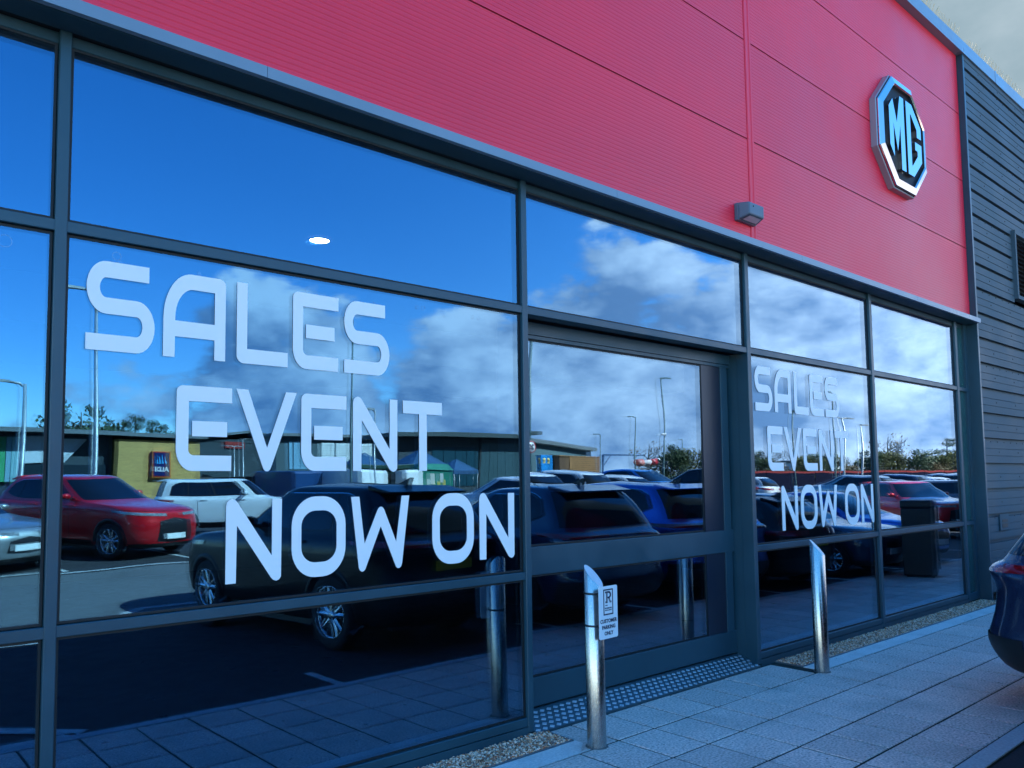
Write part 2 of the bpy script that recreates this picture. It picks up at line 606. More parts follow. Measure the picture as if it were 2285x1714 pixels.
def rib_profile(z0, z1, y, pitch=0.0345, depth=0.0019):
    pts = [(y + .05, z0), (y, z0 + .001)]
    n = int((z1 - z0 - .02) / pitch)
    p = (z1 - z0 - .02) / n
    for i in range(n):
        a = z0 + .01 + i * p
        pts += [(y, a), (y, a + p * .60), (y + depth, a + p * .70), (y + depth, a + p * .90)]
    pts += [(y, z1 - .009), (y, z1 - .001), (y + .05, z1)]
    return pts


part("panel_joint_backing", mat("dark_red_gap", (0.05, 0.004, 0.008), 0.6), sb, (XL, 12.80, -0.052, -0.045, 4.10, 8.25))
for (a, b) in ((XL, 6.868), (6.995, 12.795)):
    for z0, z1 in zip(RED_Z, RED_Z[1:]):
        pr = rib_profile(z0 + .006, z1 - .006, RY)
        m_ = MB()
        n_ = len(pr)
        m_.add([(a, p[0], p[1]) for p in pr] + [(b, p[0], p[1]) for p in pr], [(i, i + 1, n_ + i + 1, n_ + i) for i in range(n_ - 1)])
        m_.f += [tuple(range(n_)), tuple(range(2 * n_ - 1, n_ - 1, -1))]
        m_.sm += [False, False]
        m_.build("cladding_panel", REDS[int(z0 * 7 + a) % 3], sb)
# vertical cover strip at the panel joint
MB().prism([(6.876, -.050), (6.876, -.066), (6.884, -.074), (6.912, -.074), (6.918, -.067), (6.945, -.067), (6.951, -.074), (6.979, -.074), (6.987, -.066), (6.987, -.050)],
           4.10, 8.20, 'z').build("joint_cover", RED, sb)

# gutter along the roof edge, parapet, roof
gu = MB().prism([(-.170, 8.180), (-.170, 8.372), (-.158, 8.386), (.02, 8.386), (.02, 8.180)], XL, 34, 'x').build("roof_gutter", FLASHM, sb)
for gx in (2.3, 6.3, 10.2, 14.2, 18.2):
    part("gutter_joint", FLASHM, gu, (gx, gx + .05, -.1735, .0, 8.182, 8.382))
part("roof", mat("roof_sheet", (0.15, 0.16, 0.17), 0.6, var=0.1), sb, (XL, 34, .021, 26, 8.05, 8.30))
part("wall_backing", DARKIN, sb, (XL, 34, 0.20, 0.24, 4.05, 8.05), (XL - .3, XL, 0.0, 26, -.05, 8.05), (12.83, 34, 0.10, 0.22, -.05, 4.05))

# grey cladding beyond the corner, board by board
GY = -0.145
MB().prism([(12.810, -.05), (12.810, GY), (12.816, GY - .004), (12.862, GY - .004), (12.866, GY), (12.866, GY + .03), (12.83, GY + .04), (12.83, .10), (12.812, .10), (12.812, -.05)],
           -.02, 8.178, 'z').build("corner_post", ANTH, sb)
PITCH = 0.3755
z_ref = 1.798 + (6.058 - 1.798) * 1.01375
LV = (14.62, 16.4, 1.798 + (4.634 - 1.798) * 1.01375, 1.798 + (5.76 - 1.798) * 1.01375)
scr = MB().lathe([(0.0, -.0075), (.006, -.0065), (.011, -.003), (.011, 0), (.016, 0)], 8, 'y').mesh("screw")
scr.materials.append(SCREWM)


def board_profile(h):
    g = 0.052
    p = [(0.053, 0.0), (0.0, 0.002)]
    for s_ in (0.33, 0.66):
        z = (h - g) * s_
        p += [(0.0, z - .008), (0.007, z - .004), (0.007, z + .004), (0.0, z + .008)]
    p += [(0.0, h - g), (0.050, h - g + .002), (0.052, h)]
    return p


k0 = -int(z_ref / PITCH)
row = 0
for k in range(k0, 8):
    z0 = z_ref + k * PITCH
    if z0 > 8.15 or z0 < -.4:
        continue
    h = min(PITCH, 8.176 - z0)
    segs = [(12.868, 26.0)]
    zm = z0 + h / 2
    if LV[2] < zm < LV[3] + .05:
        segs = [(12.868, LV[0]), (LV[1], 26.0)]
    pr = board_profile(PITCH)
    pr = [(y_, min(z_, h)) for y_, z_ in pr]
    row += 1
    for (a, b) in segs:
        m_ = MB()
        n_ = len(pr)
        m_.add([(a, GY + p[0], z0 + p[1]) for p in pr] + [(b, GY + p[0], z0 + p[1]) for p in pr],
               [(i, i + 1, n_ + i + 1, n_ + i) for i in range(n_ - 1)])
        bd = m_.build("cladding_board", GREYCLAD, sb)
        x = 13.47
        while x < min(b, 18.5):
            if x > a + .05:
                link("screw", scr, SCREWM, bd, (x, GY - .0005, z0 + (h - .04) * .5))
            x += 0.878
        if row % 3 == 0:
            x = a + .25
            while x < min(b, 18.0):
                link("screw", scr, SCREWM, bd, (x, GY - .0005, z0 + h - .058))
                x += 0.293

# louvre vent let into the grey cladding
lv = part("louvre_frame", GREYCLAD, sb, (LV[0], LV[0] + .07, GY - .055, GY + .05, LV[2] + .06, LV[3] - .06),
          (LV[0], LV[1], GY - .06, GY + .05, LV[3] - .06, LV[3]), (LV[0], LV[1], GY - .06, GY + .05, LV[2], LV[2] + .06),
          (LV[1] - .07, LV[1], GY - .055, GY + .05, LV[2] + .06, LV[3] - .06))
part("louvre_backing", BLACK, lv, (LV[0] + .07, LV[1] - .07, GY + .05, GY + .06, LV[2] + .06, LV[3] - .06))
nsl = 14
for i in range(nsl):
    zc = LV[2] + .09 + i * (LV[3] - LV[2] - .17) / (nsl - 1)
    MB().prism([(GY - .03, zc - .022), (GY - .026, zc - .024), (GY + .045, zc + .022), (GY + .041, zc + .024)], LV[0] + .07, LV[1] - .07, 'x').build("louvre_slat", GREYCLAD, lv)

# small access plate low on the grey wall
part("access_plate", GREYCLAD, sb, (13.28, 13.68, GY - .022, GY - .004, 0.98, 1.22), bevel=.004)
part("access_slot", SCREWM, sb, (13.36, 13.60, GY - .026, GY - .0225, 1.02, 1.08), (13.36, 13.60, GY - .026, GY - .0225, 1.10, 1.14))

# interior of the showroom
part("interior_floor", FLOORM, sb, (XL, 33, 0.12, 20, -.05, 0.055))
part("interior_ceiling", CEILM, sb, (XL, 33, 0.205, 20, 4.02, 4.04))
part("interior_wall", DARKIN, sb, (XL, 33, 12.0, 12.2, 0.05, 4.02), (12.9, 13.0, 0.3, 12, 0.05, 4.02))
part("ceiling_bulkhead", CEILM, sb, (XL, 12.7, 5.0, 5.6, 3.5, 4.02))

# wall lamp housing over the flashing
wlp = empty("wall_light", (6.75, RY, 4.38))
tag(wlp, "small grey wedge-shaped light housing on the red wall above the flashing", "wall light")
MB().prism([(-.16, -.085), (.16, -.085), (.16, .085), (-.16, .085)], -.045, -.001, 'y').build("back_plate", GREYPL, wlp, bevel=.006)
body = MB()
body.add([(-.16, -.045, -.08), (.16, -.045, -.08), (.16, -.045, .085), (-.16, -.045, .085),
          (-.13, -.150, -.045), (.13, -.150, -.045), (.13, -.150, .075), (-.13, -.150, .075)],
         [(0, 1, 2, 3), (4, 7, 6, 5), (0, 4, 5, 1), (1, 5, 6, 2), (2, 6, 7, 3), (3, 7, 4, 0)])
bd_ = body.build("housing", GREYPL, wlp, bevel=.012)
MB().add([(-.118, -.064, -.079), (.118, -.064, -.079), (.100, -.135, -.0555), (-.100, -.135, -.0555)], [(0, 1, 2, 3)]).build(
    "lens", mat("opal_lens", (0.55, 0.5, 0.5), 0.3), bd_)
MB().lathe([(0, -.154), (.008, -.153), (.008, -.148)], 10, 'y', (-.06, 0, .04)).build("sensor", SCREWM, bd_)

# octagonal badge
BC = (10.44, 6.195)
AP = 0.74
bg = empty("wall_badge", (BC[0], RY, BC[1]))
tag(bg, "large chrome octagonal badge with two raised chrome letters on the red wall", "badge")


def octo(a, z=None):
    r = a / cos(pi / 8)
    return [(r * cos(pi / 8 + i * pi / 4), r * sin(pi / 8 + i * pi / 4)) for i in range(8)]


def ring_between(b, lo, ya, li, yb):
    vs = [(p[0], ya, p[1]) for p in lo] + [(p[0], yb, p[1]) for p in li]
    b.add(vs, [(i, (i + 1) % 8, 8 + (i + 1) % 8, 8 + i) for i in range(8)])


b_ = MB()
ring_between(b_, octo(AP), -.002, octo(AP), -.075)
ring_between(b_, octo(AP), -.075, octo(AP - .012), -.083)
b_.build("rim", mat("badge_rim_grey", (0.30, 0.30, 0.32), 0.35, metal=0.3), bg)
b_ = MB()
ring_between(b_, octo(AP - .022), -.078, octo(AP - .022), -.098)
ring_between(b_, octo(AP - .022), -.098, octo(AP - .030), -.108)
ring_between(b_, octo(AP - .030), -.108, octo(AP - .110), -.128)
ring_between(b_, octo(AP - .110), -.128, octo(AP - .130), -.116)
ring_between(b_, octo(AP - .130), -.116, octo(AP - .130), -.082)
b_.build("chrome_ring", CHROME, bg)
b_ = MB()
b_.add([(p[0], -.081, p[1]) for p in octo(AP - .012)], [tuple(range(8))])
b_.build("badge_field", BADGEBK, bg)
A_ = AP * 1.06
Mg = [(-.62, -.30), (-.47, -.46), (-.47, .10), (-.335, -.34), (-.205, .12), (-.205, -.62), (-.045, -.62), (-.045, .62), (-.19, .62), (-.335, .14), (-.47, .50), (-.62, .34)]
Gg = [(.045, -.62), (.045, .62), (.27, .62), (.62, .30), (.62, .10), (.45, .10), (.45, .23), (.23, .44), (.205, .44), (.205, -.44), (.23, -.44), (.45, -.23), (.45, -.14), (.36, -.14), (.36, .0), (.62, .0), (.62, -.30), (.27, -.62)]
for gl_ in (Mg, Gg):
    me = curve_mesh("letter", [[(x * A_, z * A_) for x, z in gl_]], .05)
    lt = link("letter", me, CHROME, bg, (0, -.107, 0), (pi / 2, 0, 0))
    bv = lt.modifiers.new("bevel", 'BEVEL')
    bv.width = .022
    bv.segments = 3
    bv.limit_method = 'ANGLE'

# ------------------------------------------------------------------ vinyl lettering on the glass
H = 0.455
GLY = {
    'S': (.325, [[(.294, H), (.09, H)] + arc(.09, .321, .09, .134, 90, 270, 16)[1:] + [(.235, .187)] + arc(.235, .135, .030, .052, 90, -90, 10)[1:]
                 + [(0, .083), (0, 0), (.235, 0)] + arc(.235, .135, .09, .135, -90, 90, 16)[1:] + [(.09, .270)] + arc(.09, .321, .030, .051, 270, 90, 10)[1:] + [(.294, .372)]]),
    'A': (.33, [[(0, 0)] + arc(.145, .205, .145, .25, 180, 90, 12) + arc(.293, .418, .037, .037, 90, 0, 5) + [(.33, 0), (.27, 0), (.27, .111), (.06, .111), (.06, 0)],
                [(.06, .196), (.27, .196), (.27, .372)] + arc(.152, .21, .092, .162, 90, 180, 9)]),
    'L': (.304, [[(0, H), (.06, H), (.06, .083), (.304, .083), (.304, 0)] + arc(.04, .045, .04, .045, 270, 180, 6)]),
    'E': (.298, [[(.298, H)] + arc(.034, .42, .034, .035, 90, 180, 5) + arc(.085, .12, .085, .12, 180, 270, 9) + [(.297, 0), (.297, .083)]
                 + arc(.094, .112, .030, .029, 270, 180, 5) + [(.064, .372), (.298, .372)],
                 [(.083, .185), (.272, .185), (.272, .267), (.083, .267)]]),
    'V': (.36, [[(0, H), (.068, H), (.181, .13), (.294, H), (.36, H), (.209, .03), (.200, .008), (.189, -.002), (.173, -.002), (.162, .008), (.153, .03)]]),
    'N': (.323, [[(0, 0), (.058, 0), (.061, .314), (.262, .012), (.275, .000), (.292, -.006), (.309, .000), (.320, .016), (.323, H), (.265, H), (.264, .137),
                  (.062, .441), (.050, .454), (.034, .459), (.016, .453), (.004, .440), (0, .42)]]),
    'T': (.312, [[(0, .372), (.126, .372), (.126, 0), (.187, 0), (.187, .372), (.312, .372), (.312, H), (0, H)]]),
    'O': (.349, [arc(.150, .165, .150, .172, 180, 270, 9) + arc(.199, .165, .150, .172, 270, 360, 9) + arc(.199, .293, .150, .170, 0, 90, 9) + arc(.150, .293, .150, .170, 90, 180, 9),
                 arc(.150, .168, .090, .090, 180, 270, 8) + arc(.199, .168, .090, .090, 270, 360, 8) + arc(.199, .290, .090, .090, 0, 90, 8) + arc(.150, .290, .090, .090, 90, 180, 8)]),
    'W': (.423, [[(0, H), (.056, H), (.093, .166), (.188, .372), (.198, .385), (.211, .390), (.224, .385), (.234, .372), (.323, .166), (.366, H), (.423, H), (.367, .03), (.360, .010),
                  (.347, -.001), (.333, -.001), (.321, .010), (.209, .268), (.099, .012), (.088, .000), (.074, -.002), (.061, .006), (.053, .024)]]),
}
GM = {k: curve_mesh("letter", lp, .0016) for k, (w_, lp) in GLY.items()}
for g_ in GM.values():
    g_.materials.append(WHITE_VINYL)
LINES = [("SALES", [.949, 1.317, 1.711, 2.047, 2.385], 2.476), ("EVENT", [1.391, 1.713, 2.103, 2.447, 2.812], 1.875), ("NOWON", [1.663, 2.047, 2.435, 3.040, 3.440], 1.262)]
for offs, lab in (((0, 0, 0), "white vinyl words in three lines on the large window left of the door"),
                  ((6.05, 5.81, 5.77), "white vinyl words in three lines on the smaller window right of the door")):
    wt = empty("window_lettering", (LINES[0][1][0] + offs[0], 0.026, 1.262))
    tag(wt, lab, "lettering", "vinyl lettering on the showroom windows")
    for (word, xs, z), of in zip(LINES, offs):
        for ch, x in zip(word, xs):
            link("letter", GM[ch], WHITE_VINYL, wt, (x + of - wt.location.x, 0.0, z - wt.location.z), (pi / 2, 0, 0))

# lit downlights in the showroom ceiling
LAMPM = mat("lit_downlight", (1.0, 0.93, 0.75), 0.5, emit=14.0)
dl = MB().lathe([(0.0, 0.0), (.088, 0.0), (.088, .002)], 20).mesh("lamp_disc")
dl.materials.append(LAMPM)
dlr = MB().lathe([(.088, .004), (.092, -.006), (.108, -.004), (.110, .006)], 20).mesh("lamp_trim")
dlr.materials.append(GREYPL)
for (x, y) in ((3.34, 2.17), (8.2, 3.4), (0.4, 6.8)):
    c_ = link("downlight", dl, LAMPM, sb, (x, y, 4.012))
    link("lamp_trim", dlr, GREYPL, c_, (0, 0, 0))

# ------------------------------------------------------------------ paving, kerb, gravel
SLABM = []
for i, c in enumerate(((0.66, 0.47, 0.405), (0.60, 0.43, 0.37), (0.70, 0.50, 0.43), (0.63, 0.45, 0.39))):
    SLABM.append(mat("concrete_slab_%d" % i, c, 0.85, var=0.48, vscale=60, bump=0.5, bscale=120, dirt=(0.30, 0.25, 0.22), dscale=1.7, dfac=0.55))
KERBM = mat("pale_concrete_edge", (0.70, 0.59, 0.55), 0.8, var=0.18, vscale=60, bump=0.25, bscale=120, dirt=(0.2, 0.21, 0.21), dscale=3, dfac=0.4)
JOINTM = mat("mossy_joint", (0.008, 0.012, 0.007), 0.95, var=0.5, vscale=9, bump=0.5, bscale=90)
paving = MB().box(-6, 27, -2.375, 0.0, -.06, -.0075).build("pavement", JOINTM)
tag(paving, kind="structure")
YL = [-0.030, -0.495, -0.957, -1.402, -1.826, -2.240]
XP = 0.3945
slab_me = {}
rs = random.Random(3)


def slab_mesh(w, d):
    k = (round(w, 3), round(d, 3))
    if k not in slab_me:
        slab_me[k] = []
        for i in range(4):
            c = .006
            me = MB()
            hw, hd = w / 2, d / 2
            lo = [(-hw, -hd), (hw, -hd), (hw, hd), (-hw, hd)]
            li = [(-hw + c, -hd + c), (hw - c, -hd + c), (hw - c, hd - c), (-hw + c, hd - c)]
            me.add([(x, y, -.04) for x, y in lo] + [(x, y, -.005) for x, y in lo] + [(x, y, 0) for x, y in li],
                   [(j, (j + 1) % 4, 4 + (j + 1) % 4, 4 + j) for j in range(4)] + [(4 + j, 4 + (j + 1) % 4, 8 + (j + 1) % 4, 8 + j) for j in range(4)] + [(8, 9, 10, 11)])
            q = me.mesh("slab", False)
            q.materials.append(SLABM[i])
            slab_me[k].append(q)
    return slab_me[k]


def lay(x0, x1, y0, y1, name="slab"):
    g = 0.0085
    o = link(name, rs.choice(slab_mesh(x1 - x0 - 2 * g, y1 - y0 - 2 * g)), None, paving,
             ((x0 + x1) / 2 + rs.uniform(-.0012, .0012), (y0 + y1) / 2 + rs.uniform(-.0012, .0012), rs.uniform(-.0022, .0008)),
             (rs.uniform(-.0025, .0025), rs.uniform(-.0025, .0025), rs.uniform(-.003, .003)))
    return o


x = 5.031 - XP * 15
while x < 19.5:
    for r in range(5):
        if r == 0:
            if 3.95 < x + XP / 2 < 7.1:
                lay(x, x + XP, YL[1], YL[0])
            continue
        lay(x, x + XP, YL[r + 1], YL[r])
    x += XP
# edging strip along the gravel, kerb at the car park
edge_me = None


def edging(x0, x1, y0, y1, L, m, name):
    n = max(1, round((x1 - x0) / L))
    w = (x1 - x0) / n
    me = MB().box(-w / 2 + .003, w / 2 - .003, -(y1 - y0) / 2, (y1 - y0) / 2, -.05, 0).mesh(name)
    me.materials.append(m)
    for i in range(n):
        link(name, me, m, paving, (x0 + (i + .5) * w, (y0 + y1) / 2, rs.uniform(-.001, .001)), (0, 0, rs.uniform(-.002, .002)))


edging(-5.5, 4.02, -0.490, -0.300, 0.91, KERBM, "edging_stone")
edging(7.14, 19.5, -0.490, -0.300, 0.91, KERBM, "edging_stone")
edging(-5.5, 26, -2.370, -2.248, 0.915, mat("kerb_concrete", (0.36, 0.37, 0.38), 0.85, var=0.2, vscale=50, bump=0.3, bscale=110), "kerb_stone")
# steel edging angles round the gravel
for (a, b) in ((-5.5, 4.0), (7.145, 12.79)):
    t_ = MB()
    t_.box(a, b, -.296, -.286, -.05, .006)
    if a < 0: t_.box(b - .004, b + .004, -.2855, .0, -.05, .006)
    else: t_.box(a - .004, a + .004, -.2855, .0, -.05, .006)
    ob = t_.build("gravel_edging", ALUM, paving)
GRAV = mat("gravel_stones", (0.70, 0.32, 0.18), 0.85, var=0.55, vscale=38, bump=0.2, bscale=80)
part("gravel_bed", mat("gravel_bed_soil", (0.07, 0.06, 0.05), 0.95, var=0.4, vscale=60), paving, (-5.5, 3.995, -.2855, -.003, -.03, -.004), (7.15, 12.79, -.2855, -.003, -.03, -.004))


def gravel(x0, x1, y0, y1, n, name, seed):
    r_ = random.Random(seed)
    ico = bmesh.new()
    bmesh.ops.create_icosphere(ico, subdivisions=1, radius=1)
    bv_ = [v.co.copy() for v in ico.verts]
    bf_ = [tuple(v.index for v in f.verts) for f in ico.faces]
    ico.free()
    vs, fs, mi = [], [], []
    for i in range(n):
        x, y = r_.uniform(x0, x1), r_.uniform(y0, y1)
        s_ = r_.uniform(.0045, .0105)
        M_ = Matrix.Rotation(r_.uniform(0, 6.3), 3, 'Z') @ Matrix.Rotation(r_.uniform(-.6, .6), 3, 'X')
        sc = (s_ * r_.uniform(.8, 1.4), s_ * r_.uniform(.7, 1.1), s_ * r_.uniform(.5, .85))
        z = r_.uniform(-.004, .012)
        k = len(vs)
        for v in bv_:
            j = r_.uniform(.82, 1.15)
            p = M_ @ Vector((v.x * sc[0] * j, v.y * sc[1] * j, v.z * sc[2] * j))
            vs.append((p.x + x, p.y + y, p.z + z))
        c_ = r_.choice((0, 0, 1, 1, 2, 3))
        for f in bf_:
            fs.append(tuple(q + k for q in f))
            mi.append(c_)
    me = bpy.data.meshes.new(name)
    me.from_pydata(vs, [], fs)
    for m_ in (GRAV, mat("gravel_pale", (0.92, 0.58, 0.42), 0.85, var=0.3, vscale=60), mat("gravel_brown", (0.48, 0.14, 0.06), 0.85, var=0.3, vscale=60),
               mat("gravel_grey", (0.30, 0.17, 0.13), 0.85, var=0.3, vscale=60)):
        me.materials.append(m_)
    me.polygons.foreach_set("material_index", mi)
    me.update()
    o = link(name, me, None)
    return o


g1 = gravel(2.2, 3.99, -.283, -.006, 5200, "gravel", 1)
tag(g1, "brown gravel strip below the large left window", "gravel", kind="stuff")
g2 = gravel(7.155, 12.78, -.283, -.006, 13500, "gravel", 2)
tag(g2, "long brown gravel strip below the windows right of the door", "gravel", kind="stuff")

# bits of leaf and grit blown along the joints
rl_ = random.Random(8)
lt_ = MB()
for i in range(240):
    if i % 3 == 0:
        lx, ly = rl_.uniform(4.2, 12.5), rl_.choice((-.31, -.47, -.50)) + rl_.gauss(0, .03)
    elif i % 3 == 1:
        lx, ly = rl_.uniform(4.2, 10), rl_.choice(YL[1:]) + rl_.gauss(0, .02)
    else:
        lx, ly = rl_.uniform(4.2, 9), rl_.uniform(-2.2, -.4)
    a_, s_ = rl_.uniform(0, 6.3), rl_.uniform(.003, .009)
    u_, v_ = Vector((cos(a_), sin(a_), 0)) * s_, Vector((-sin(a_), cos(a_), 0)) * s_ * rl_.uniform(.4, .8)
    p_ = Vector((lx, ly, .0035))
    lt_.add([p_ - u_, p_ - v_ + Vector((0, 0, .002)), p_ + u_ * 1.1, p_ + v_ + Vector((0, 0, .003))], [(0, 1, 2, 3)])
lo_ = lt_.build("leaf_litter", mat("leaf_litter", (0.02, 0.018, 0.015), .9, var=.3), fix=False)
tag(lo_, "dark bits of leaf and grit scattered on the paving slabs", "leaf litter", kind="stuff")

# threshold ramp of tread plate in front of the door
ramp = MB().prism([(-.030, -.02), (-.030, .012), (.205, .092), (.300, .094), (.300, -.02)], 3.902, 6.838, 'x').build("door_threshold", mat("tread_plate", (0.05, 0.085, 0.10), 0.42, metal=0.3, var=0.15, vscale=12), sb)
st = MB()
ang = atan2(.08, .235)
i = 0
xx = 3.935
while xx < 6.82:
    for j in range(5):
        xo = xx + (.035 if j % 2 else 0)
        t = .024 + j * .047
        yc, zc = -.030 + t * cos(ang), .012 + t * sin(ang)
        rot = Matrix.Rotation(ang, 3, 'X')
        q = [rot @ Vector(p) for p in ((-.027, -.002, 0), (.004, -.018, 0), (.027, .002, 0), (-.004, .018, 0), (-.022, -.001, .0035), (.004, -.014, .0035), (.022, .001, .0035), (-.004, .014, .0035))]
        if xo < 6.81:
            st.add([(xo + p.x, yc + p.y, zc + p.z) for p in q], [(4, 5, 6, 7), (0, 1, 5, 4), (1, 2, 6, 5), (2, 3, 7, 6), (3, 0, 4, 7)])
    xx += .070
so = st.build("tread_studs", mat("worn_stud_tops", (0.42, 0.45, 0.47), 0.4, metal=0.4, var=0.2, vscale=30), sb)
tag(so, kind="stuff")

# ------------------------------------------------------------------ bollards and the parking sign
def bollard(x, y, label, h=1.215, rz=-0.75):
    b = empty("bollard", (x, y, 0), rz)
    tag(b, label, "bollard", "steel bollards along the pavement")
    R_ = .0655
    seg = 40
    lo, hi = h - .145, h
    vs, fs = [], []
    for k in range(seg):
        t = 2 * pi * k / seg
        cx_, cy_ = R_ * cos(t), R_ * sin(t)
        zt = (lo + hi) / 2 - (hi - lo) / 2 * cos(t)
        vs += [(cx_, cy_, 0), (cx_, cy_, zt), (cx_ * .965, cy_ * .965, zt + .0025)]
    for k in range(seg):
        a, c = 3 * k, 3 * ((k + 1) % seg)
        fs += [(a, c, c + 1, a + 1), (a + 1, c + 1, c + 2, a + 2)]
    MB().add(vs, fs, True).build("post", STEEL, b)
    MB().add([(vs[3 * k + 2][0], vs[3 * k + 2][1], vs[3 * k + 2][2] - .0008) for k in range(seg)], [tuple(range(seg))]).build("sloping_top", STEELTOP, b)
    MB().lathe([(R_ + .0005, 0), (R_ + .012, .0005), (R_ + .010, .003), (R_, .004)], 32).build("base_collar", mat("grey_mortar", (0.12, 0.12, 0.115), 0.9), b)
    return b


b1 = bollard(4.035, -.480, "steel bollard left of the door with the small white sign clamped to it", rz=-1.25)
b2 = bollard(7.095, -.510, "steel bollard without a sign at the gravel corner right of the door", rz=-1.25)
bollard(14.20, -2.02, "steel bollard by the kerb mirrored left of the black bin", rz=-1.25)
bollard(16.65, -1.95, "steel bollard by the kerb mirrored right of the black bin", rz=-1.25)

SW, SH = .200, .350
sg = empty("parking_sign", (4.055, -.590, .908), radians(3))
tag(sg, "small white customer parking sign with a framed letter R on the left bollard", "sign")
r_ = .014
pl = arc(SW / 2 - r_, -SH / 2 + r_, r_, r_, 270, 360, 5) + arc(SW / 2 - r_, SH / 2 - r_, r_, r_, 0, 90, 5) + arc(-SW / 2 + r_, SH / 2 - r_, r_, r_, 90, 180, 5) + arc(-SW / 2 + r_, -SH / 2 + r_, r_, r_, 180, 270, 5)
link("sign_plate", curve_mesh("sign_plate", [pl], .003), mat("white_sign_face", (0.72, 0.74, 0.76), 0.4, var=0.02), sg, (0, 0, 0), (pi / 2, 0, 0))
fo = [(-.052, -.018), (.052, -.018), (.052, .155), (-.052, .155)]
fi = [(-.043, -.009), (.043, -.009), (.043, .146), (-.043, .146)]
link("printed_frame", curve_mesh("printed_frame", [fo, fi], .0006), NAVYINK, sg, (0, -.0022, 0), (pi / 2, 0, 0))
# the letter R with a white inline and slab feet
Rz = .062
Rp = [[(-.030, .000 + Rz), (-.030, .012 + Rz), (-.022, .012 + Rz), (-.022, .066 + Rz), (-.032, .066 + Rz), (-.032, .078 + Rz), (.004, .078 + Rz)] + arc(.008, .054 + Rz, .024, .024, 90, -70, 10)
      + [(.026, .012 + Rz), (.034, .012 + Rz), (.034, .000 + Rz), (.017, .000 + Rz), (.002, .030 + Rz), (-.006, .030 + Rz), (-.006, .000 + Rz)],
      [(-.006, .041 + Rz), (.004, .041 + Rz)] + arc(.005, .054 + Rz, .012, .012, -80, 80, 8) + [(-.006, .067 + Rz)]]
link("printed_letter", curve_mesh("printed_letter", Rp, .0006), NAVYINK, sg, (0, -.0022, 0), (pi / 2, 0, 0))
WINK = MATS["white_sign_face"]
inl = MB().box(-.0145, -.0125, -.0031, -.0027, .066, .133).box(-.030, -.012, -.0031, -.0027, .0550, .0565)
inl.add([(.0075, -.0029, .091), (.0095, -.0029, .091), (.0265, -.0029, .064), (.0245, -.0029, .064)], [(0, 1, 2, 3)])
inl.build("letter_inline", WINK, sg)
part("printed_bar", NAVYINK, sg, (-.032, -.008, -.0026, -.002, .044, .050))
for tx, sz, z_ in (("RICHMOND", .0135, .033), ("MOTOR GROUP", .0095, .0195)):
    link("printed_word", text_mesh("printed_word", tx, sz, .0006, bold=.0006), NAVYINK, sg, (0, -.0022, z_ - .006), (pi / 2, 0, 0))
for tx, z_ in (("CUSTOMER", -.058), ("PARKING", -.099), ("ONLY", -.140)):
    link("printed_word", text_mesh("printed_word", tx, .0335, .0006, bold=.0014, spacing=1.02), NAVYINK, sg, (0, -.0022, z_), (pi / 2, 0, 0))
for z_ in (.122, -.095):
    t_ = MB()
    t_.lathe([(.0675, z_ - .007), (.0685, z_ - .006), (.0685, z_ + .006), (.0675, z_ + .007)], 28, 'z', (-.020, .110, 0))
    t_.box(-.034, -.006, .002, .046, z_ - .006, z_ + .006)
    t_.build("clamp", mat("dark_clamp", (0.04, 0.045, 0.05), 0.4, metal=0.6), sg)

# bird spikes along the gutter
SPK = mat("spike_wire", (0.50, 0.38, 0.20), 0.5, metal=0.3)
spn = 0
for sx in [9.0 + .34 * i for i in range(36)]:
    rr = random.Random(int(sx * 100))
    if rr.random() < .12:
        continue
    t_ = MB().box(sx, sx + .32, -.125, -.095, 8.386, 8.392)
    for q in range(7):
        bx = sx + .02 + q * .045
        for dy in (-1, 1):
            L_ = rr.uniform(.11, .17)
            t_.tube([(bx, -.11, 8.39), (bx + rr.uniform(-.03, .03), -.11 + dy * .05 + rr.uniform(-.02, .02), 8.39 + L_)], .0024, 4, False)
    o = t_.build("bird_spike_strip", SPK)
    tag(o, "strip of thin wire bird spikes on the roof gutter", "bird spikes", "bird spike strips along the gutter")

# ------------------------------------------------------------------ vehicles
TYRE = mat("tyre_rubber", (0.012, 0.012, 0.013), 0.8, var=0.2, vscale=20)
RIMM = mat("alloy_rim", (0.50, 0.51, 0.53), 0.22, metal=0.9)
RIMDK = mat("dark_alloy", (0.05, 0.05, 0.055), 0.3, metal=0.7)
TRIM = mat("black_trim", (0.010, 0.010, 0.011), 0.45, var=0.15)
CGLASS = mat("tinted_car_glass", (0.006, 0.009, 0.014), 0.03, spec=0.45)
CGRILLE = mat("grille_black", (0.010, 0.010, 0.012), 0.3, bump=0.8, bscale=60)
HEADM = mat("headlamp_lens", (0.30, 0.32, 0.35), 0.08, metal=0.4, var=0.5, vscale=18)
TAILM = mat("tail_lamp_red", (0.26, 0.006, 0.010), 0.08, coat=1.0)
PLATEY = mat("yellow_plate", (0.62, 0.44, 0.02), 0.4)
PLATEW = mat("white_plate", (0.75, 0.75, 0.72), 0.4)
CHR = mat("car_chrome", (0.7, 0.72, 0.74), 0.1, metal=1.0)


def paint(name, rgb, metal=0.25):
    return mat("paint_" + name, rgb, 0.32, metal=metal, coat=0.22 if name == "black" else 1.0, var=0.04, vscale=200, spec=0.25 if name == "black" else 0.5)


NF, NC, NS = 9, 9, 84


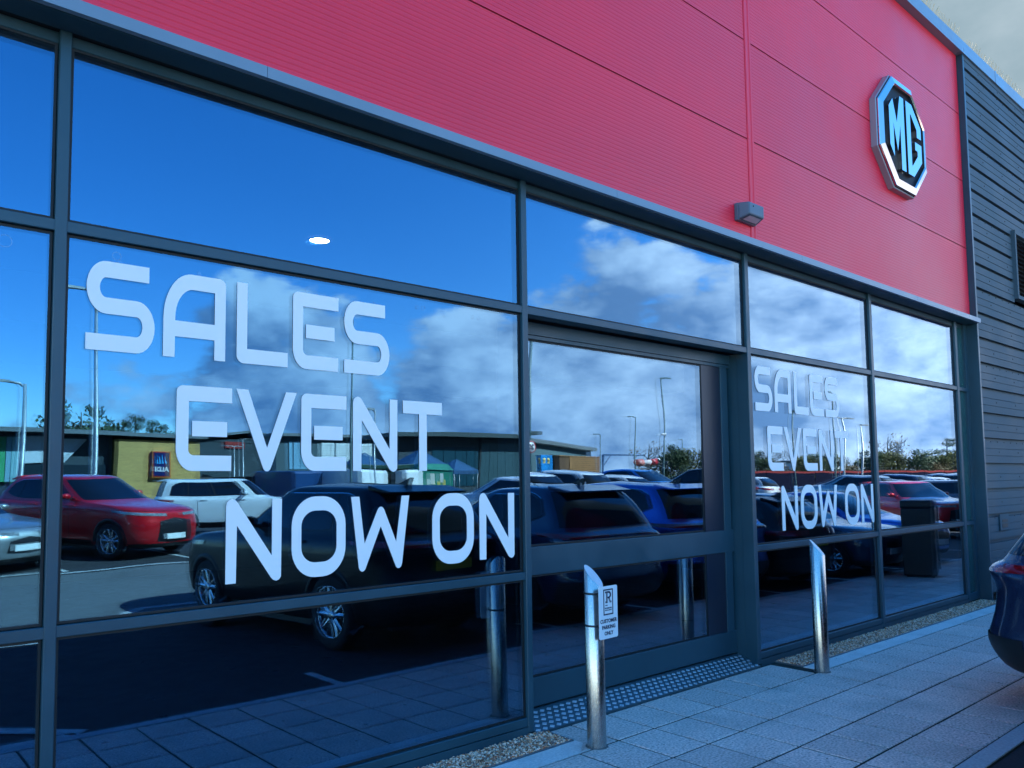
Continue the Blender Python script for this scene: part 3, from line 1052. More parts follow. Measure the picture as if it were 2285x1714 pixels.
def half_outline(xf, xr, w, rf, rr, bow=0.025):
    """plan outline of one side from the nose centre round to the tail centre"""
    rf, rr = min(rf, w * .98), min(rr, w * .98)
    pts = []
    fy = w - rf
    for i in range(NF):
        t = i / NF
        pts.append((xf - .05 * (fy * t / w) ** 2, fy * t))
    x_c = xf - .05 * (fy / w) ** 2 - rf
    for i in range(NC):
        a = (i / NC) * pi / 2
        pts.append((x_c + rf * cos(a), fy + rf * sin(a)))
    ry_ = w - rr
    x_d = xr + .04 * (ry_ / w) ** 2 + rr
    for i in range(NS):
        t = i / NS
        x = x_c + (x_d - x_c) * t
        pts.append((x, w))
    for i in range(NC):
        a = (i / NC) * pi / 2
        pts.append((x_d - rr * sin(a), ry_ + rr * cos(a)))
    for i in range(NF + 1):
        t = 1 - i / NF
        pts.append((xr + .04 * (ry_ * t / w) ** 2, ry_ * t))
    return [(x, y * (1 - bow * ((x - .1) / 2.2) ** 2)) for x, y in pts]


NH = NF + NC + NS + NC + NF + 1


def car_master(name, keys, axles, R_=.345, spokes=5, chrome=False, dlo=(.03, .985, .10, .90, .0), blackroof=False, detail=True, fin=True, rim=None, spoiler=True,
               tail=(4.05, 5.25), grille=(1.6, 3.5), head=(3.7, 4.55)):
    """keys: rings from sill to roof: (xf, xr, w, rf, rr, zf, zr)"""
    lv = []
    for (xf, xr, w, rf, rr, zf, zr) in keys:
        o = half_outline(xf, xr, w, rf, rr)
        lv.append([Vector((x, y, zf + (zr - zf) * (xf - x) / (xf - xr))) for x, y in o])
    K = len(lv)

    def S(i, l):
        l = max(0, min(K - 1.0001, l))
        a = int(l)
        t = l - a
        i = max(0, min(NH - 1.0001, i))
        j = int(i)
        q = i - j
        def g(k):
            k = max(0, min(K - 1, k))
            return lv[k][j].lerp(lv[k][min(j + 1, NH - 1)], q)
        p0, p1, p2, p3 = g(a - 1), g(a), g(a + 1), g(a + 2)
        m1, m2 = (p2 - p0) * .5, (p3 - p1) * .5
        d = (p2 - p1).length + 1e-6
        for m_ in (m1, m2):                              # keep the spline from overshooting at creases
            if m_.length > 1.1 * d:
                m_ *= 1.1 * d / m_.length
        h00, h10, h01, h11 = 2 * t ** 3 - 3 * t ** 2 + 1, t ** 3 - 2 * t ** 2 + t, -2 * t ** 3 + 3 * t ** 2, t ** 3 - t ** 2
        return p1 * h00 + m1 * h10 + p2 * h01 + m2 * h11

    root = empty(name)
    SUB = 3
    rows = (K - 1) * SUB + 1
    # body shell, openings over the wheels
    verts, faces = [], []
    for side in (1, -1):
        base = len(verts)
        for r in range(rows):
            for i in range(NH):
                p = S(i, r / SUB)
                verts.append((p.x, p.y * side, p.z))
        for r in range(rows - 1):
            for i in range(NH - 1):
                q = [base + r * NH + i, base + r * NH + i + 1, base + (r + 1) * NH + i + 1, base + (r + 1) * NH + i]
                c = [sum(verts[k][a] for k in q) / 4 for a in range(3)]
                if abs(c[1]) > .45 and any((c[0] - ax) ** 2 + (c[2] - R_) ** 2 < (R_ + .055) ** 2 for ax in axles):
                    continue
                faces.append(q if side == -1 else q[::-1])
    me = bpy.data.meshes.new("body")
    me.from_pydata(verts, [], faces)
    bm = bmesh.new()
    bm.from_mesh(me)
    bmesh.ops.remove_doubles(bm, verts=bm.verts, dist=.0008)
    bmesh.ops.recalc_face_normals(bm, faces=bm.faces)
    bm.to_mesh(me)
    bm.free()
    me.polygons.foreach_set("use_smooth", [True] * len(me.polygons))
    body = link("body", me, None, root)
    me.materials.append(None)

    def patch(pname, i0, i1, l0, l1, off, m_, ni=16, nl=5, parent=None, sides=(1, -1), join=False, shape=None):
        out = []
        acc = MB()
        for sd in sides:
            b = MB()
            vs = []
            for a in range(ni + 1):
                s_ = a / ni
                la, lb = (l0, l1) if shape is None else shape(s_, l0, l1)
                for c in range(nl + 1):
                    i_, l_ = i0 + (i1 - i0) * s_, la + (lb - la) * c / nl
                    p = S(i_, l_)
                    du = S(i_ + .6, l_) - S(i_ - .6, l_)
                    dv = S(i_, l_ + .12) - S(i_, l_ - .12)
                    n_ = dv.cross(du)
                    if n_.length > 1e-9: n_.normalize()
                    if n_.dot(Vector((p.x * .3, p.y, p.z - .8))) < 0 and abs(n_.x) < .9: n_ = -n_
                    if abs(n_.x) >= .9 and n_.x * p.x < 0: n_ = -n_
                    p = p + n_ * off
                    vs.append((p.x, p.y * sd, p.z))
            fs = []
            for a in range(ni):
                for c in range(nl):
                    q = (a * (nl + 1) + c, (a + 1) * (nl + 1) + c, (a + 1) * (nl + 1) + c + 1, a * (nl + 1) + c + 1)
                    fs.append(q)
            if join:
                acc.add(vs, fs, True)
            else:
                out.append(b.add(vs, fs, True).build(pname, m_, parent or root))
        if join:
            out.append(acc.build(pname, m_, parent or root))
        return out

    i_s0, i_s1 = NF + NC, NF + NC + NS
    GB, GT = K - 5, K - 3                 # belt ring and roof-edge ring
    # glass
    d0, d1, b0, b1_, kick = dlo

    def sh(a, b):
        def f(s_, l0, l1):
            u = a + (b - a) * s_
            lo = GB + (GT - GB) * (b0 + kick * max(0, (u - .62) / .38) ** 2)
            hi = GB + (GT - GB) * (b1_ - .55 * max(0, (u - .80) / .20) ** 2.2 * (b1_ - b0 - kick) * (1 if kick else .25))
            return lo, max(hi, lo + .02)
        return f
    I = lambda u: i_s0 + (i_s1 - i_s0) * u
    if detail:
        patch("window_trim", I(d0 - .008), I(d1 + .008), GB, GT, .003, TRIM, 30, 5,
              shape=lambda s_, l0, l1: (sh(d0, d1)(s_, 0, 0)[0] - .05, sh(d0, d1)(s_, 0, 0)[1] + .05))
        for a, b in ((d0 + .01, .40), (.425, .735), (.755, d1 - .01)):
            patch("side_window", I(a), I(b), GB, GT, .007, CGLASS, 12, 5, shape=sh(a, b))
        if chrome:
            patch("window_chrome", I(d0), I(d1), GB, GT, .008, CHR, 30, 1, shape=lambda s_, l0, l1: (sh(d0, d1)(s_, 0, 0)[1] + .02, sh(d0, d1)(s_, 0, 0)[1] + .07))
    else:
        patch("side_window", I(d0), I(d1), GB, GT, .006, CGLASS, 24, 4, shape=sh(d0, d1))
    patch("windscreen", 0.0, NF + NC * .80, GB + .12, GT - .10, .006, CGLASS, 12, 6, join=True)
    patch("rear_window", NH - 1 - (NF + NC * .72), NH - 1, GB + .10, GT - .12, .006, CGLASS, 12, 6, join=True)
    # lamps
    patch("tail_lamp", NH - 1 - (NF + NC + 5), NH - 1 - NF * .55, tail[0], tail[1], .006, TAILM, 14, 4,
          shape=lambda s_, l0, l1: (l0 + .55 * (1 - s_) ** 2 + .2 * s_, l1 - .1 * s_))
    patch("headlamp", NF * .55, NF + NC + 6, head[0], head[1], .006, HEADM, 14, 3,
          shape=lambda s_, l0, l1: (l0 + .25 * s_, l1 - .25 * (1 - s_)))
    if detail:
        patch("grille", 0.0, NF * 1.02, grille[0], grille[1], .005, CGRILLE, 8, 6, join=True, shape=lambda s_, l0, l1: (l0 + .2 * s_, l1 - .5 * s_))
        patch("bumper_trim", 0.0, NF + NC * .9, .05, 1.25, .010, TRIM, 20, 6, join=True)
        patch("bumper_trim", NH - 1 - (NF + NC * .9), NH - 1, .05, 2.2, .010, TRIM, 20, 9, join=True)
        patch("sill_trim", I(.245), I(.735), .05, 1.35, .006, TRIM, 12, 3)
        for u in (.075, .405, .745):
            patch("door_seam", I(u) - .13, I(u) + .13, 1.2, GB + .02, .0035, TRIM, 1, 8)
        patch("bonnet_seam", NF * .2, NF + NC + 2, GB - 1.92, GB - 1.86, .003, TRIM, 14, 1)
    # underside
    xs = [k[0] for k in keys]
    L0, L1 = keys[0][1], keys[0][0]
    ub = MB().box(L0 + .2, L1 - .2, -.55, .55, .20, .62)
    ub.box(axles[1] + R_ + .08, axles[0] - R_ - .08, -.80, .80, .20, .60)
    ub.build("underbody", TRIM, root)
    # wheel arches and wheels
    W_ = max(k[2] for k in keys)

    def side_y(x, z):
        best = None
        for k in range(int(GB) + 1):
            a, b = keys[k], keys[min(k + 1, K - 1)]
            za = a[5] + (a[6] - a[5]) * (a[0] - x) / (a[0] - a[1])
            zb = b[5] + (b[6] - b[5]) * (b[0] - x) / (b[0] - b[1])
            if za <= z <= zb + 1e-6 and zb > za:
                t = (z - za) / (zb - za)
                best = a[2] + (b[2] - a[2]) * t
                break
        if best is None: best = keys[0][2] if z < keys[0][5] else W_
        return best * (1 - .025 * ((x - .1) / 2.2) ** 2)
    for ax in axles:
        for sd in (1, -1):
            b = MB()
            vs, fs = [], []
            n = 22
            a0 = -.35
            for k in range(n + 1):
                th = a0 + (pi - 2 * a0) * k / n
                for (rr_, off) in ((R_ + .028, -.06), (R_ + .030, .010), (R_ + .085, .014), (R_ + .092, -.004)):
                    x, z = ax + rr_ * cos(th), R_ + rr_ * sin(th)
                    vs.append((x, sd * (side_y(x, max(z, keys[0][5])) + off), z))
            for k in range(n):
                for j in range(3):
                    fs.append((k * 4 + j, (k + 1) * 4 + j, (k + 1) * 4 + j + 1, k * 4 + j + 1))
            b.add(vs, fs, True)
            b.build("wheel_arch", TRIM, root)
    wy = W_ - .125
    tp = [(R_ * .66, -.095), (R_ * .80, -.108), (R_ * .96, -.10), (R_, -.07), (R_, .07), (R_ * .96, .10), (R_ * .80, .108), (R_ * .66, .095)]
    tme = MB().lathe(tp, 36, 'y').mesh("tyre")
    tme.materials.append(TYRE)
    rm = MB()
    ro = R_ * .67
    rm.lathe([(ro, .085), (ro * 1.0, .100), (ro * .94, .098), (ro * .90, .05), (ro * .90, -.05)], 36, 'y')
    for s_ in range(spokes):
        for da in (-.16, .16):
            th = 2 * pi * s_ / spokes + pi / 2
            p0, p1 = .14 * ro, .93 * ro
            wd0, wd1 = .035 * ro / .24, .022 * ro / .24
            c0 = (p0 * cos(th), p0 * sin(th))
            c1 = (p1 * cos(th + da * 1.5), p1 * sin(th + da * 1.5))
            nx_, nz_ = -sin(th + da), cos(th + da)
            vs = []
            for (c, wd, yo, yi) in ((c0, wd0, .088, .045), (c1, wd1, .094, .055)):
                vs += [(c[0] - nx_ * wd, yo - .012, c[1] - nz_ * wd), (c[0], yo, c[1]), (c[0] + nx_ * wd, yo - .012, c[1] + nz_ * wd), (c[0], yi, c[1])]
            rm.add(vs, [(0, 1, 5, 4), (1, 2, 6, 5), (2, 3, 7, 6), (3, 0, 4, 7)])
    rm.lathe([(0, .095), (.045, .095), (.055, .085), (.055, .04)], 16, 'y')
    rme = rm.mesh("rim")
    rme.materials.append(rim or RIMM)
    dkm = MB().lathe([(0, .03), (ro * .93, .03)], 24, 'y').mesh("brake_disc")
    dkm.materials.append(TRIM)
    for ax in axles:
        for sd in (1, -1):
            wh = link("wheel", tme, TYRE, root, (ax, sd * wy, R_), (0, 0, 0 if sd > 0 else pi))
            wh.name = "wheel"
            link("rim", rme, None, wh)
            link("brake_disc", dkm, None, wh)
    # plates, mirrors, handles, spoiler, aerial
    if detail:
        zr = keys[4][6] + .02
        xr_ = keys[3][1] - .012
        part("number_plate", PLATEY, root, (xr_ - .016, xr_ + .01, -.26, .26, zr - .16, zr - .05))
        xf_ = max(k[0] for k in keys)
        part("number_plate", PLATEW, root, (xf_ - .01, xf_ + .014, -.26, .26, .42, .53))
        for sd in (1, -1):
            q = S(I(d0 + .035), GB + .12)
            mm = MB()
            vs, fs = [], []
            for k in range(7):
                a = -pi / 2 + pi * k / 6
                for j in range(12):
                    t = 2 * pi * j / 12
                    vs.append((q.x - .05 + .075 * cos(a) * cos(t) * (1.0 if cos(t) > 0 else .45), sd * (q.y + .115 + .105 * sin(a)), q.z + .085 + .068 * cos(a) * sin(t)))
            for k in range(6):
                for j in range(12):
                    fs.append((k * 12 + j, k * 12 + (j + 1) % 12, (k + 1) * 12 + (j + 1) % 12, (k + 1) * 12 + j))
            mm.add(vs, fs, True)
            mo = mm.build("door_mirror", None, root)
            mo.data.materials.append(None)
            part("mirror_stalk", TRIM, root, (q.x - .09, q.x - .02, min(sd * (q.y - .03), sd * (q.y + .06)), max(sd * (q.y - .03), sd * (q.y + .06)), q.z + .01, q.z + .05))
            for u in (.36, .68):
                h_ = S(I(u), GB - 1.55)
                ho = MB().box(h_.x - .10, h_.x + .10, -.014, .018, -.014, .014).build("door_handle", None, root, (0, sd * (h_.y + .012), h_.z), bevel=.006)
                ho.data.materials.append(None)
    if spoiler:
        e_ = keys[GT]
        sp = MB()
        zt = e_[6] + .035
        sp.add([(e_[1] + .22, -e_[2] * .92, zt + .035), (e_[1] + .22, e_[2] * .92, zt + .035), (e_[1] - .13, e_[2] * .86, zt - .035), (e_[1] - .13, -e_[2] * .86, zt - .035),
                (e_[1] + .22, -e_[2] * .92, zt - .02), (e_[1] + .22, e_[2] * .92, zt - .02), (e_[1] - .12, e_[2] * .86, zt - .06), (e_[1] - .12, -e_[2] * .86, zt - .06)],
               [(0, 3, 2, 1), (4, 5, 6, 7), (0, 1, 5, 4), (1, 2, 6, 5), (2, 3, 7, 6), (3, 0, 4, 7)])
        so_ = sp.build("roof_spoiler", None, root, bevel=.012)
        so_.data.materials.append(None)
    if fin:
        e_ = keys[-1]
        MB().prism([(e_[1] - .30, e_[6] - .03), (e_[1] - .10, e_[6] + .005), (e_[1] - .30, e_[6] + .075), (e_[1] - .34, e_[6] + .07)], -.012, .012, 'y').build("aerial_fin", TRIM, root)
    return root


SUV_KEYS = [(2.14, -2.12, .80, .40, .34, .25, .28), (2.22, -2.25, .885, .42, .36, .30, .34), (2.28, -2.335, .925, .45, .36, .48, .52),
            (2.30, -2.285, .938, .50, .36, .70, .72), (2.27, -2.265, .938, .52, .36, .84, .90), (2.22, -2.315, .925, .52, .38, .98, 1.03),
            (1.98, -2.24, .895, .58, .40, 1.06, 1.10), (1.05, -2.20, .865, .55, .34, 1.145, 1.14), (.52, -2.02, .775, .45, .30, 1.38, 1.39),
            (.08, -1.80, .665, .36, .26, 1.615, 1.590), (-.12, -1.66, .58, .40, .30, 1.665, 1.635), (-.55, -1.30, .22, .2, .2, 1.690, 1.672)]
HATCH_KEYS = [(1.96, -1.94, .76, .40, .34, .22, .26), (2.03, -2.02, .835, .42, .36, .28, .32), (2.09, -2.06, .870, .48, .36, .46, .50),
              (2.10, -2.08, .880, .52, .36, .64, .70), (2.06, -2.08, .880, .54, .36, .76, .84), (1.98, -2.06, .868, .56, .38, .84, .95),
              (1.72, -2.04, .840, .60, .40, .90, 1.00), (.95, -2.00, .810, .52, .34, .98, 1.03), (.42, -1.84, .715, .44, .30, 1.23, 1.25),
              (-.02, -1.55, .605, .36, .26, 1.445, 1.425), (-.22, -1.40, .52, .38, .30, 1.490, 1.465), (-.55, -1.10, .20, .2, .2, 1.510, 1.495)]
SAL_KEYS = [(2.20, -2.18, .78, .42, .34, .20, .24), (2.28, -2.26, .855, .45, .38, .26, .30), (2.34, -2.31, .895, .52, .40, .44, .50),
            (2.35, -2.33, .905, .56, .40, .60, .68), (2.31, -2.33, .905, .58, .42, .72, .84), (2.22, -2.31, .890, .60, .44, .80, .96),
            (1.92, -2.28, .860, .62, .46, .87, 1.02), (1.05, -1.98, .820, .54, .40, .96, 1.045), (.48, -1.62, .715, .44, .34, 1.20, 1.23),
            (.02, -1.10, .595, .36, .28, 1.405, 1.385), (-.20, -.92, .51, .36, .30, 1.445, 1.425), (-.45, -.70, .18, .12, .12, 1.460, 1.450)]
BOX_KEYS = [(2.02, -2.02, .80, .36, .30, .24, .26), (2.09, -2.10, .875, .38, .32, .30, .32), (2.13, -2.13, .905, .42, .34, .48, .50),
            (2.14, -2.14, .915, .46, .34, .72, .74), (2.12, -2.14, .915, .48, .34, .84, .90), (2.06, -2.13, .905, .50, .36, .94, 1.02),
            (1.82, -2.12, .885, .54, .36, 1.02, 1.07), (1.12, -2.09, .860, .50, .32, 1.09, 1.10), (.78, -2.00, .790, .42, .30, 1.34, 1.35),
            (.46, -1.90, .700, .34, .28, 1.570, 1.555), (.26, -1.74, .61, .36, .30, 1.620, 1.600), (-.25, -1.25, .22, .2, .2, 1.640, 1.630)]

PROTO = {
    'suv': car_master("parked_car", SUV_KEYS, (1.40, -1.33), .360, 5, chrome=True, dlo=(.03, .97, .10, .90, .30), tail=(4.75, 5.85), grille=(1.3, 4.1), head=(4.3, 4.95)),
    'hatch': car_master("parked_car", HATCH_KEYS, (1.27, -1.27), .325, 5, dlo=(.03, .97, .10, .90, .22)),
    'saloon': car_master("parked_car", SAL_KEYS, (1.42, -1.36), .325, 5, dlo=(.03, .97, .10, .90, .05), spoiler=False),
    'box': car_master("parked_car", BOX_KEYS, (1.30, -1.30), .350, 5, chrome=False, dlo=(.03, .965, .12, .88, .02), fin=False),
    'far': car_master("parked_car", HATCH_KEYS, (1.27, -1.27), .325, 5, dlo=(.03, .97, .10, .90, .12), detail=False, fin=False, spoiler=False),
    'farsuv': car_master("parked_car", SUV_KEYS, (1.40, -1.33), .360, 5, dlo=(.03, .97, .10, .90, .2), detail=False, fin=False, spoiler=False),
}
USED = set()
PAINTED = ("body", "door_mirror", "door_handle", "roof_spoiler")


def car(kind, x, y, heading, pm, label, group="cars in the car park", scale=(1, 1, 1), z=None):
    """heading: direction of the nose, degrees from +X anticlockwise"""
    src = PROTO[kind]
    if kind in USED:
        o = copy_tree(src)
    else:
        USED.add(kind)
        o = src
    sl = 0.045 if (-15.5 < y < -7.0) else 0.0
    n_ = Vector((0, sl, 1)).normalized()
    fwd = Vector((cos(radians(heading)), sin(radians(heading)), 0))
    fwd = (fwd - n_ * fwd.dot(n_)).normalized()
    lft = n_.cross(fwd)
    M_ = Matrix((fwd, lft, n_)).transposed().to_4x4()
    M_.translation = Vector((x, y, gz(y) if z is None else z))
    o.matrix_world = M_ @ Matrix.Diagonal((*scale, 1))
    for c in o.children:
        if c.name.split(".")[0] in PAINTED:
            if not c.material_slots:
                c.data.materials.append(None)
            c.material_slots[0].link = 'OBJECT'
            c.material_slots[0].material = pm
    tag(o, label, "car", group)
    return o


P_BLACK = paint("black", (0.003, 0.0035, 0.006), 0.0)
P_SBLUE = paint("steel_blue", (0.016, 0.030, 0.080), 0.3)
P_BLUE = paint("deep_blue", (0.05, 0.14, 0.50), 0.8)
P_BRBLUE = paint("bright_blue", (0.02, 0.20, 0.60), 0.3)
P_RED = paint("red", (0.60, 0.004, 0.010), 0.25)
P_SILV = paint("silver", (0.42, 0.44, 0.44), 0.7)
P_WHITE = paint("white", (0.72, 0.73, 0.74), 0.0)
P_GREY = paint("grey", (0.10, 0.11, 0.125), 0.5)

# first row, backed up to the pavement
car('suv', 5.22, -5.42, 263.5, P_BLACK, "black car parked tail to the windows, mirrored large in the left window", scale=(1.08, 1.06, 1.08))
car('suv', 7.78, -4.34, 270, P_SBLUE, "dark blue car parked tail to the door with its rear corner at the right edge", scale=(1.05, 1.05, 1.04))
car('suv', 10.50, -4.75, 270, P_BLUE, "deep blue car parked tail to the building beside the dark blue one", scale=(1.04, 1.04, 1.03))
car('hatch', 12.62, -4.35, 270, P_BLACK, "black hatchback parked tail to the building, mirrored behind the smaller lettering")
car('hatch', 15.10, -4.15, 90, P_SBLUE, "dark blue hatchback parked nose to the building behind the black bin")
car('hatch', 17.7, -4.3, 90, P_BLUE, "blue hatchback parked nose to the building, mirrored right of the bin")
car('suv', 27.0, -6.4, 123, P_RED, "red car standing sideways, mirrored at the right end of the windows")
# across the aisle
car('suv', 4.62, -15.05, 62, P_RED, "red car facing the building, mirrored left of the timber store wall", scale=(1, 1, 1.02))
car('saloon', 1.85, -14.35, 64, P_SILV, "silver car facing the building, mirrored at the far left window edge")
car('box', 9.45, -19.4, 22, P_WHITE, "white car seen from its side below the timber store wall")

# ------------------------------------------------------------------ car park surface
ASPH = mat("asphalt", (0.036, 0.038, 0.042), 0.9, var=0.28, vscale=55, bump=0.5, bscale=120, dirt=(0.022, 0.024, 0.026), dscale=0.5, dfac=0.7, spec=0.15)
ASPH2 = mat("old_asphalt", (0.095, 0.105, 0.108), 0.9, var=0.22, vscale=40, bump=0.4, bscale=110, dirt=(0.06, 0.063, 0.065), dscale=0.8, dfac=0.7)
LINEM = mat("worn_white_line", (0.45, 0.46, 0.45), 0.8, var=0.12, vscale=14, dirt=(0.12, 0.125, 0.13), dscale=7, dfac=0.9)
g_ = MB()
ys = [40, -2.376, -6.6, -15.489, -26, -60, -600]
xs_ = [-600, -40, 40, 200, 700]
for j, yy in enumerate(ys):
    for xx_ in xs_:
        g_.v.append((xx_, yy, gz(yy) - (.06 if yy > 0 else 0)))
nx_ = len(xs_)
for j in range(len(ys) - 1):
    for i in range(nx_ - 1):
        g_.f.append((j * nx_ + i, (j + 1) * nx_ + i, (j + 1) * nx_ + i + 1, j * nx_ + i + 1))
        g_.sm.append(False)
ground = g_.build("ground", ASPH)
tag(ground, kind="structure")
# older, paler road across the aisle
rd = MB()
yy0, yy1 = -7.1, -11.9
rd.add([(-60, yy0, gz(yy0) + .004), (60, yy0, gz(yy0) + .004), (60, yy1, gz(yy1) + .004), (-60, yy1, gz(yy1) + .004)], [(3, 2, 1, 0)])
road = rd.build("road", ASPH2)
tag(road, kind="structure")


def mark(name, quads, lift=.008):
    b = MB()
    for (xa, ya, xb, yb, w) in quads:
        d = Vector((xb - xa, yb - ya, 0)).normalized()
        nrm = Vector((-d.y, d.x, 0)) * w / 2
        n = max(1, int(hypot(xb - xa, yb - ya) / 2.0))
        for i in range(n):
            t0, t1 = i / n, (i + 1) / n
            p = [Vector((xa + (xb - xa) * t, ya + (yb - ya) * t, 0)) for t in (t0, t1)]
            q = [p[0] - nrm, p[1] - nrm, p[1] + nrm, p[0] + nrm]
            b.add([(v.x, v.y, gz(v.y) + lift) for v in q], [(0, 1, 2, 3)])
    o = b.build(name, LINEM, ground)
    return o


for bx, ye in ((3.72, -3.05), (7.0, -3.6), (8.95, -6.9), (11.7, -6.9), (14.0, -6.9), (16.35, -6.9), (18.85, -6.9), (21.3, -6.9)):
    mark("bay_line", [(bx, -2.42, bx, ye, .09)])
mark("bay_line", [(.2, -3.9, 1.55, -2.45, .14), (.2, -2.5, 1.5, -2.43, .10)])
mark("road_line", [(-20, -12.1, 40, -12.1, .12)])
mark("road_line", [(-20, -7.15, 2.9, -7.15, .12), (2.9, -7.15, 3.5, -7.75, .14), (3.5, -7.75, 9, -7.75, .12)])
for bx in range(-3, 12):
    mark("bay_line", [(bx * 2.5 + 1, -12.3, bx * 2.5 + .2, -17.0, .10)])

# ------------------------------------------------------------------ black litter bin by the kerb
lb = empty("litter_bin", (15.30, -1.72, 0), radians(-18))
tag(lb, "tall black square bin on the pavement, mirrored at the right windows", "bin")
BINM = mat("bin_black", (0.010, 0.011, 0.012), 0.45, var=0.1)
MB().box(-.30, .30, -.27, .27, 0.03, 1.22).build("bin_body", BINM, lb, bevel=.02)
MB().box(-.31, .31, -.28, .28, 1.225, 1.37).build("bin_lid", BINM, lb, bevel=.03)
MB().box(-.26, .26, -.23, .23, 0.0, .03).build("bin_plinth", TRIM, lb)
part("bin_slot", mat("slot_grey", (0.08, 0.085, 0.09), 0.4), lb, (-.08, .08, .2705, .276, 1.02, 1.06), (-.05, .05, .2805, .286, 1.29, 1.32))


# ------------------------------------------------------------------ lamp posts
POST = mat("galvanised_post", (0.36, 0.38, 0.39), 0.45, metal=0.5, var=0.1)
POSTG = mat("green_grey_post", (0.05, 0.11, 0.11), 0.45, var=0.1)


def lamp_post(x, y, h, label, arm=((1, 0),), m_=POST, r=.06, cam_z=None, al=.9):
    o = empty("lamp_post", (x, y, gz(y)))
    tag(o, label, "lamp post", "lamp posts round the car park")
    MB().tube([(0, 0, 0), (0, 0, 1.2), (0, 0, 1.25), (0, 0, h)], [r * 1.35, r * 1.3, r, r * .6], 10).build("post", m_, o)
    for (ax, ay) in arm:
        b = MB()
        b.tube([(0, 0, h - .12), (ax * .12, ay * .12, h), (ax * .45 * al, ay * .45 * al, h + .03)], r * .55, 8)
        b.build("bracket", m_, o)
        d = Vector((ax, ay, 0)).normalized()
        s_ = Vector((-d.y, d.x, 0))
        c0, c1 = d * .40 * al, d * (.40 * al + .62)
        q = [c0 - s_ * .07, c1 - s_ * .12, c1 + s_ * .12, c0 + s_ * .07]
        bb = MB()
        bb.add([(p.x, p.y, h + .0) for p in q] + [(p.x * .98, p.y * .98, h + .075) for p in q], [(0, 1, 2, 3), (4, 7, 6, 5), (0, 4, 5, 1), (1, 5, 6, 2), (2, 6, 7, 3), (3, 7, 4, 0)])
        bb.build("lantern", m_, o)
    if cam_z:
        MB().lathe([(0, -.20), (.07, -.20), (.08, -.14), (.08, .16), (.0, .17)], 14, 'x', (-.25, .05, cam_z)).build("camera_housing", mat("camera_white", (0.7, 0.7, 0.7), .4), o)
        MB().lathe([(.0, -.1), (.06, -.1), (.09, 0), (.09, .12), (0, .12)], 12, 'z', (.0, .08, cam_z - .02)).build("camera_mount", MATS["camera_white"], o)
    return o


lamp_post(3.97, -20.0, 4.2, "short lamp post mirrored at the left edge of the windows", ((-1, .1),), POST, .07)
lamp_post(6.2, -22.0, 7.45, "tall lamp post mirrored behind the first letter on the left window", ((-1, 0),), POST, .075)
lamp_post(18.05, -25.0, 4.55, "post with a white camera, mirrored among the middle line of letters", ((-1, .2),), POST, .05, al=.2)
lamp_post(16.3, -24.0, 8.5, "tall plain lamp post mirrored right of the middle line's third letter", ((1, 0),), POSTG, .05)
lamp_post(31.5, -72.0, 6.2, "far lamp post in front of the dark grey unit with the red sign", ((1, .3),), POST, .10)
lamp_post(29.0, -68.0, 5.2, "far lamp post nearest the timber store in front of the dark unit", ((1, -.3), (-1, .3)), POST, .09)
lamp_post(60.7, -50, 5.65, "far lamp post right of the low wooden kiosk, mirrored in the door", ((-1, 0),), POSTG, .08)
lamp_post(54.3, -40, 6.35, "lamp post crossing the blue gantry, mirrored in the door", ((-1, 0),), POSTG, .08)
lamp_post(45.1, -30, 8.3, "lamp post carrying a white camera halfway up, mirrored in the door", ((1, 0),), POSTG, .08, cam_z=4.25)
lamp_post(102, -70, 6.6, "very far lamp post left of the door stile reflection", ((-1, 0),), POSTG, .12)
lamp_post(49.5, -20, 6.9, "lamp post with one arm mirrored right of the smaller letters", ((-1, 0),), POSTG, .07)
lamp_post(50.6, -20, 5.3, "short lamp post with two arms beside the window mullion reflection", ((1, .3), (-1, -.3)), POST, .07)
lamp_post(53.2, -20, 5.0, "leaning thin lamp post in front of the bare trees", ((1, 0),), POST, .06, al=.1)
lamp_post(44.2, -20, 5.4, "slim post mirrored behind the middle line of the smaller letters", ((1, 0),), POSTG, .06, al=.1)

# speed limit sign on its pole
sp_ = empty("speed_sign", (19.24, -16.0, gz(-16)))
tag(sp_, "tall pole with a round red-rimmed number sign, mirrored at the left of the door", "sign")
MB().tube([(0, 0, 0), (0, 0, 6.6)], .055, 10).build("pole", POSTG, sp_)
MB().lathe([(0, 0), (.235, 0), (.235, .02), (0, .02)], 28, 'y', (0, .06, 2.46)).build("sign_face", mat("sign_white", (.75, .76, .78), .4), sp_)
MB().lathe([(.19, .022), (.235, .022), (.237, .0), (.19, .021)], 28, 'y', (0, .061, 2.46)).build("red_rim", mat("sign_red", (.40, .02, .025), .4), sp_)
link("number", text_mesh("number", "20", .26, .004, bold=.006), NAVYINK, sp_, (0, .088, 2.455), (pi / 2, 0, pi))

# ------------------------------------------------------------------ buildings across the car park
GLZ = mat("far_glazing", (0.02, 0.035, 0.045), 0.08, spec=0.8)
TIMB = mat("timber_cladding", (0.62, 0.36, 0.10), 0.7, var=0.22, vscale=3, stretch=(1, 1, 9), bump=0.2, bscale=20, dirt=(0.36, 0.20, 0.06), dscale=1.2, dfac=0.5)
STW = mat("white_render", (0.62, 0.66, 0.68), 0.6, var=0.05)
DKU = mat("dark_grey_unit", (0.035, 0.055, 0.065), 0.5, var=0.1, vscale=1)
ROOFM = mat("grey_roof", (0.16, 0.18, 0.19), 0.6, var=0.1)
GND = 0.38

st_ = empty("supermarket", (14, -42, GND))
tag(st_, "low supermarket with a golden timber box wall and white side panels, mirrored at left", "building")


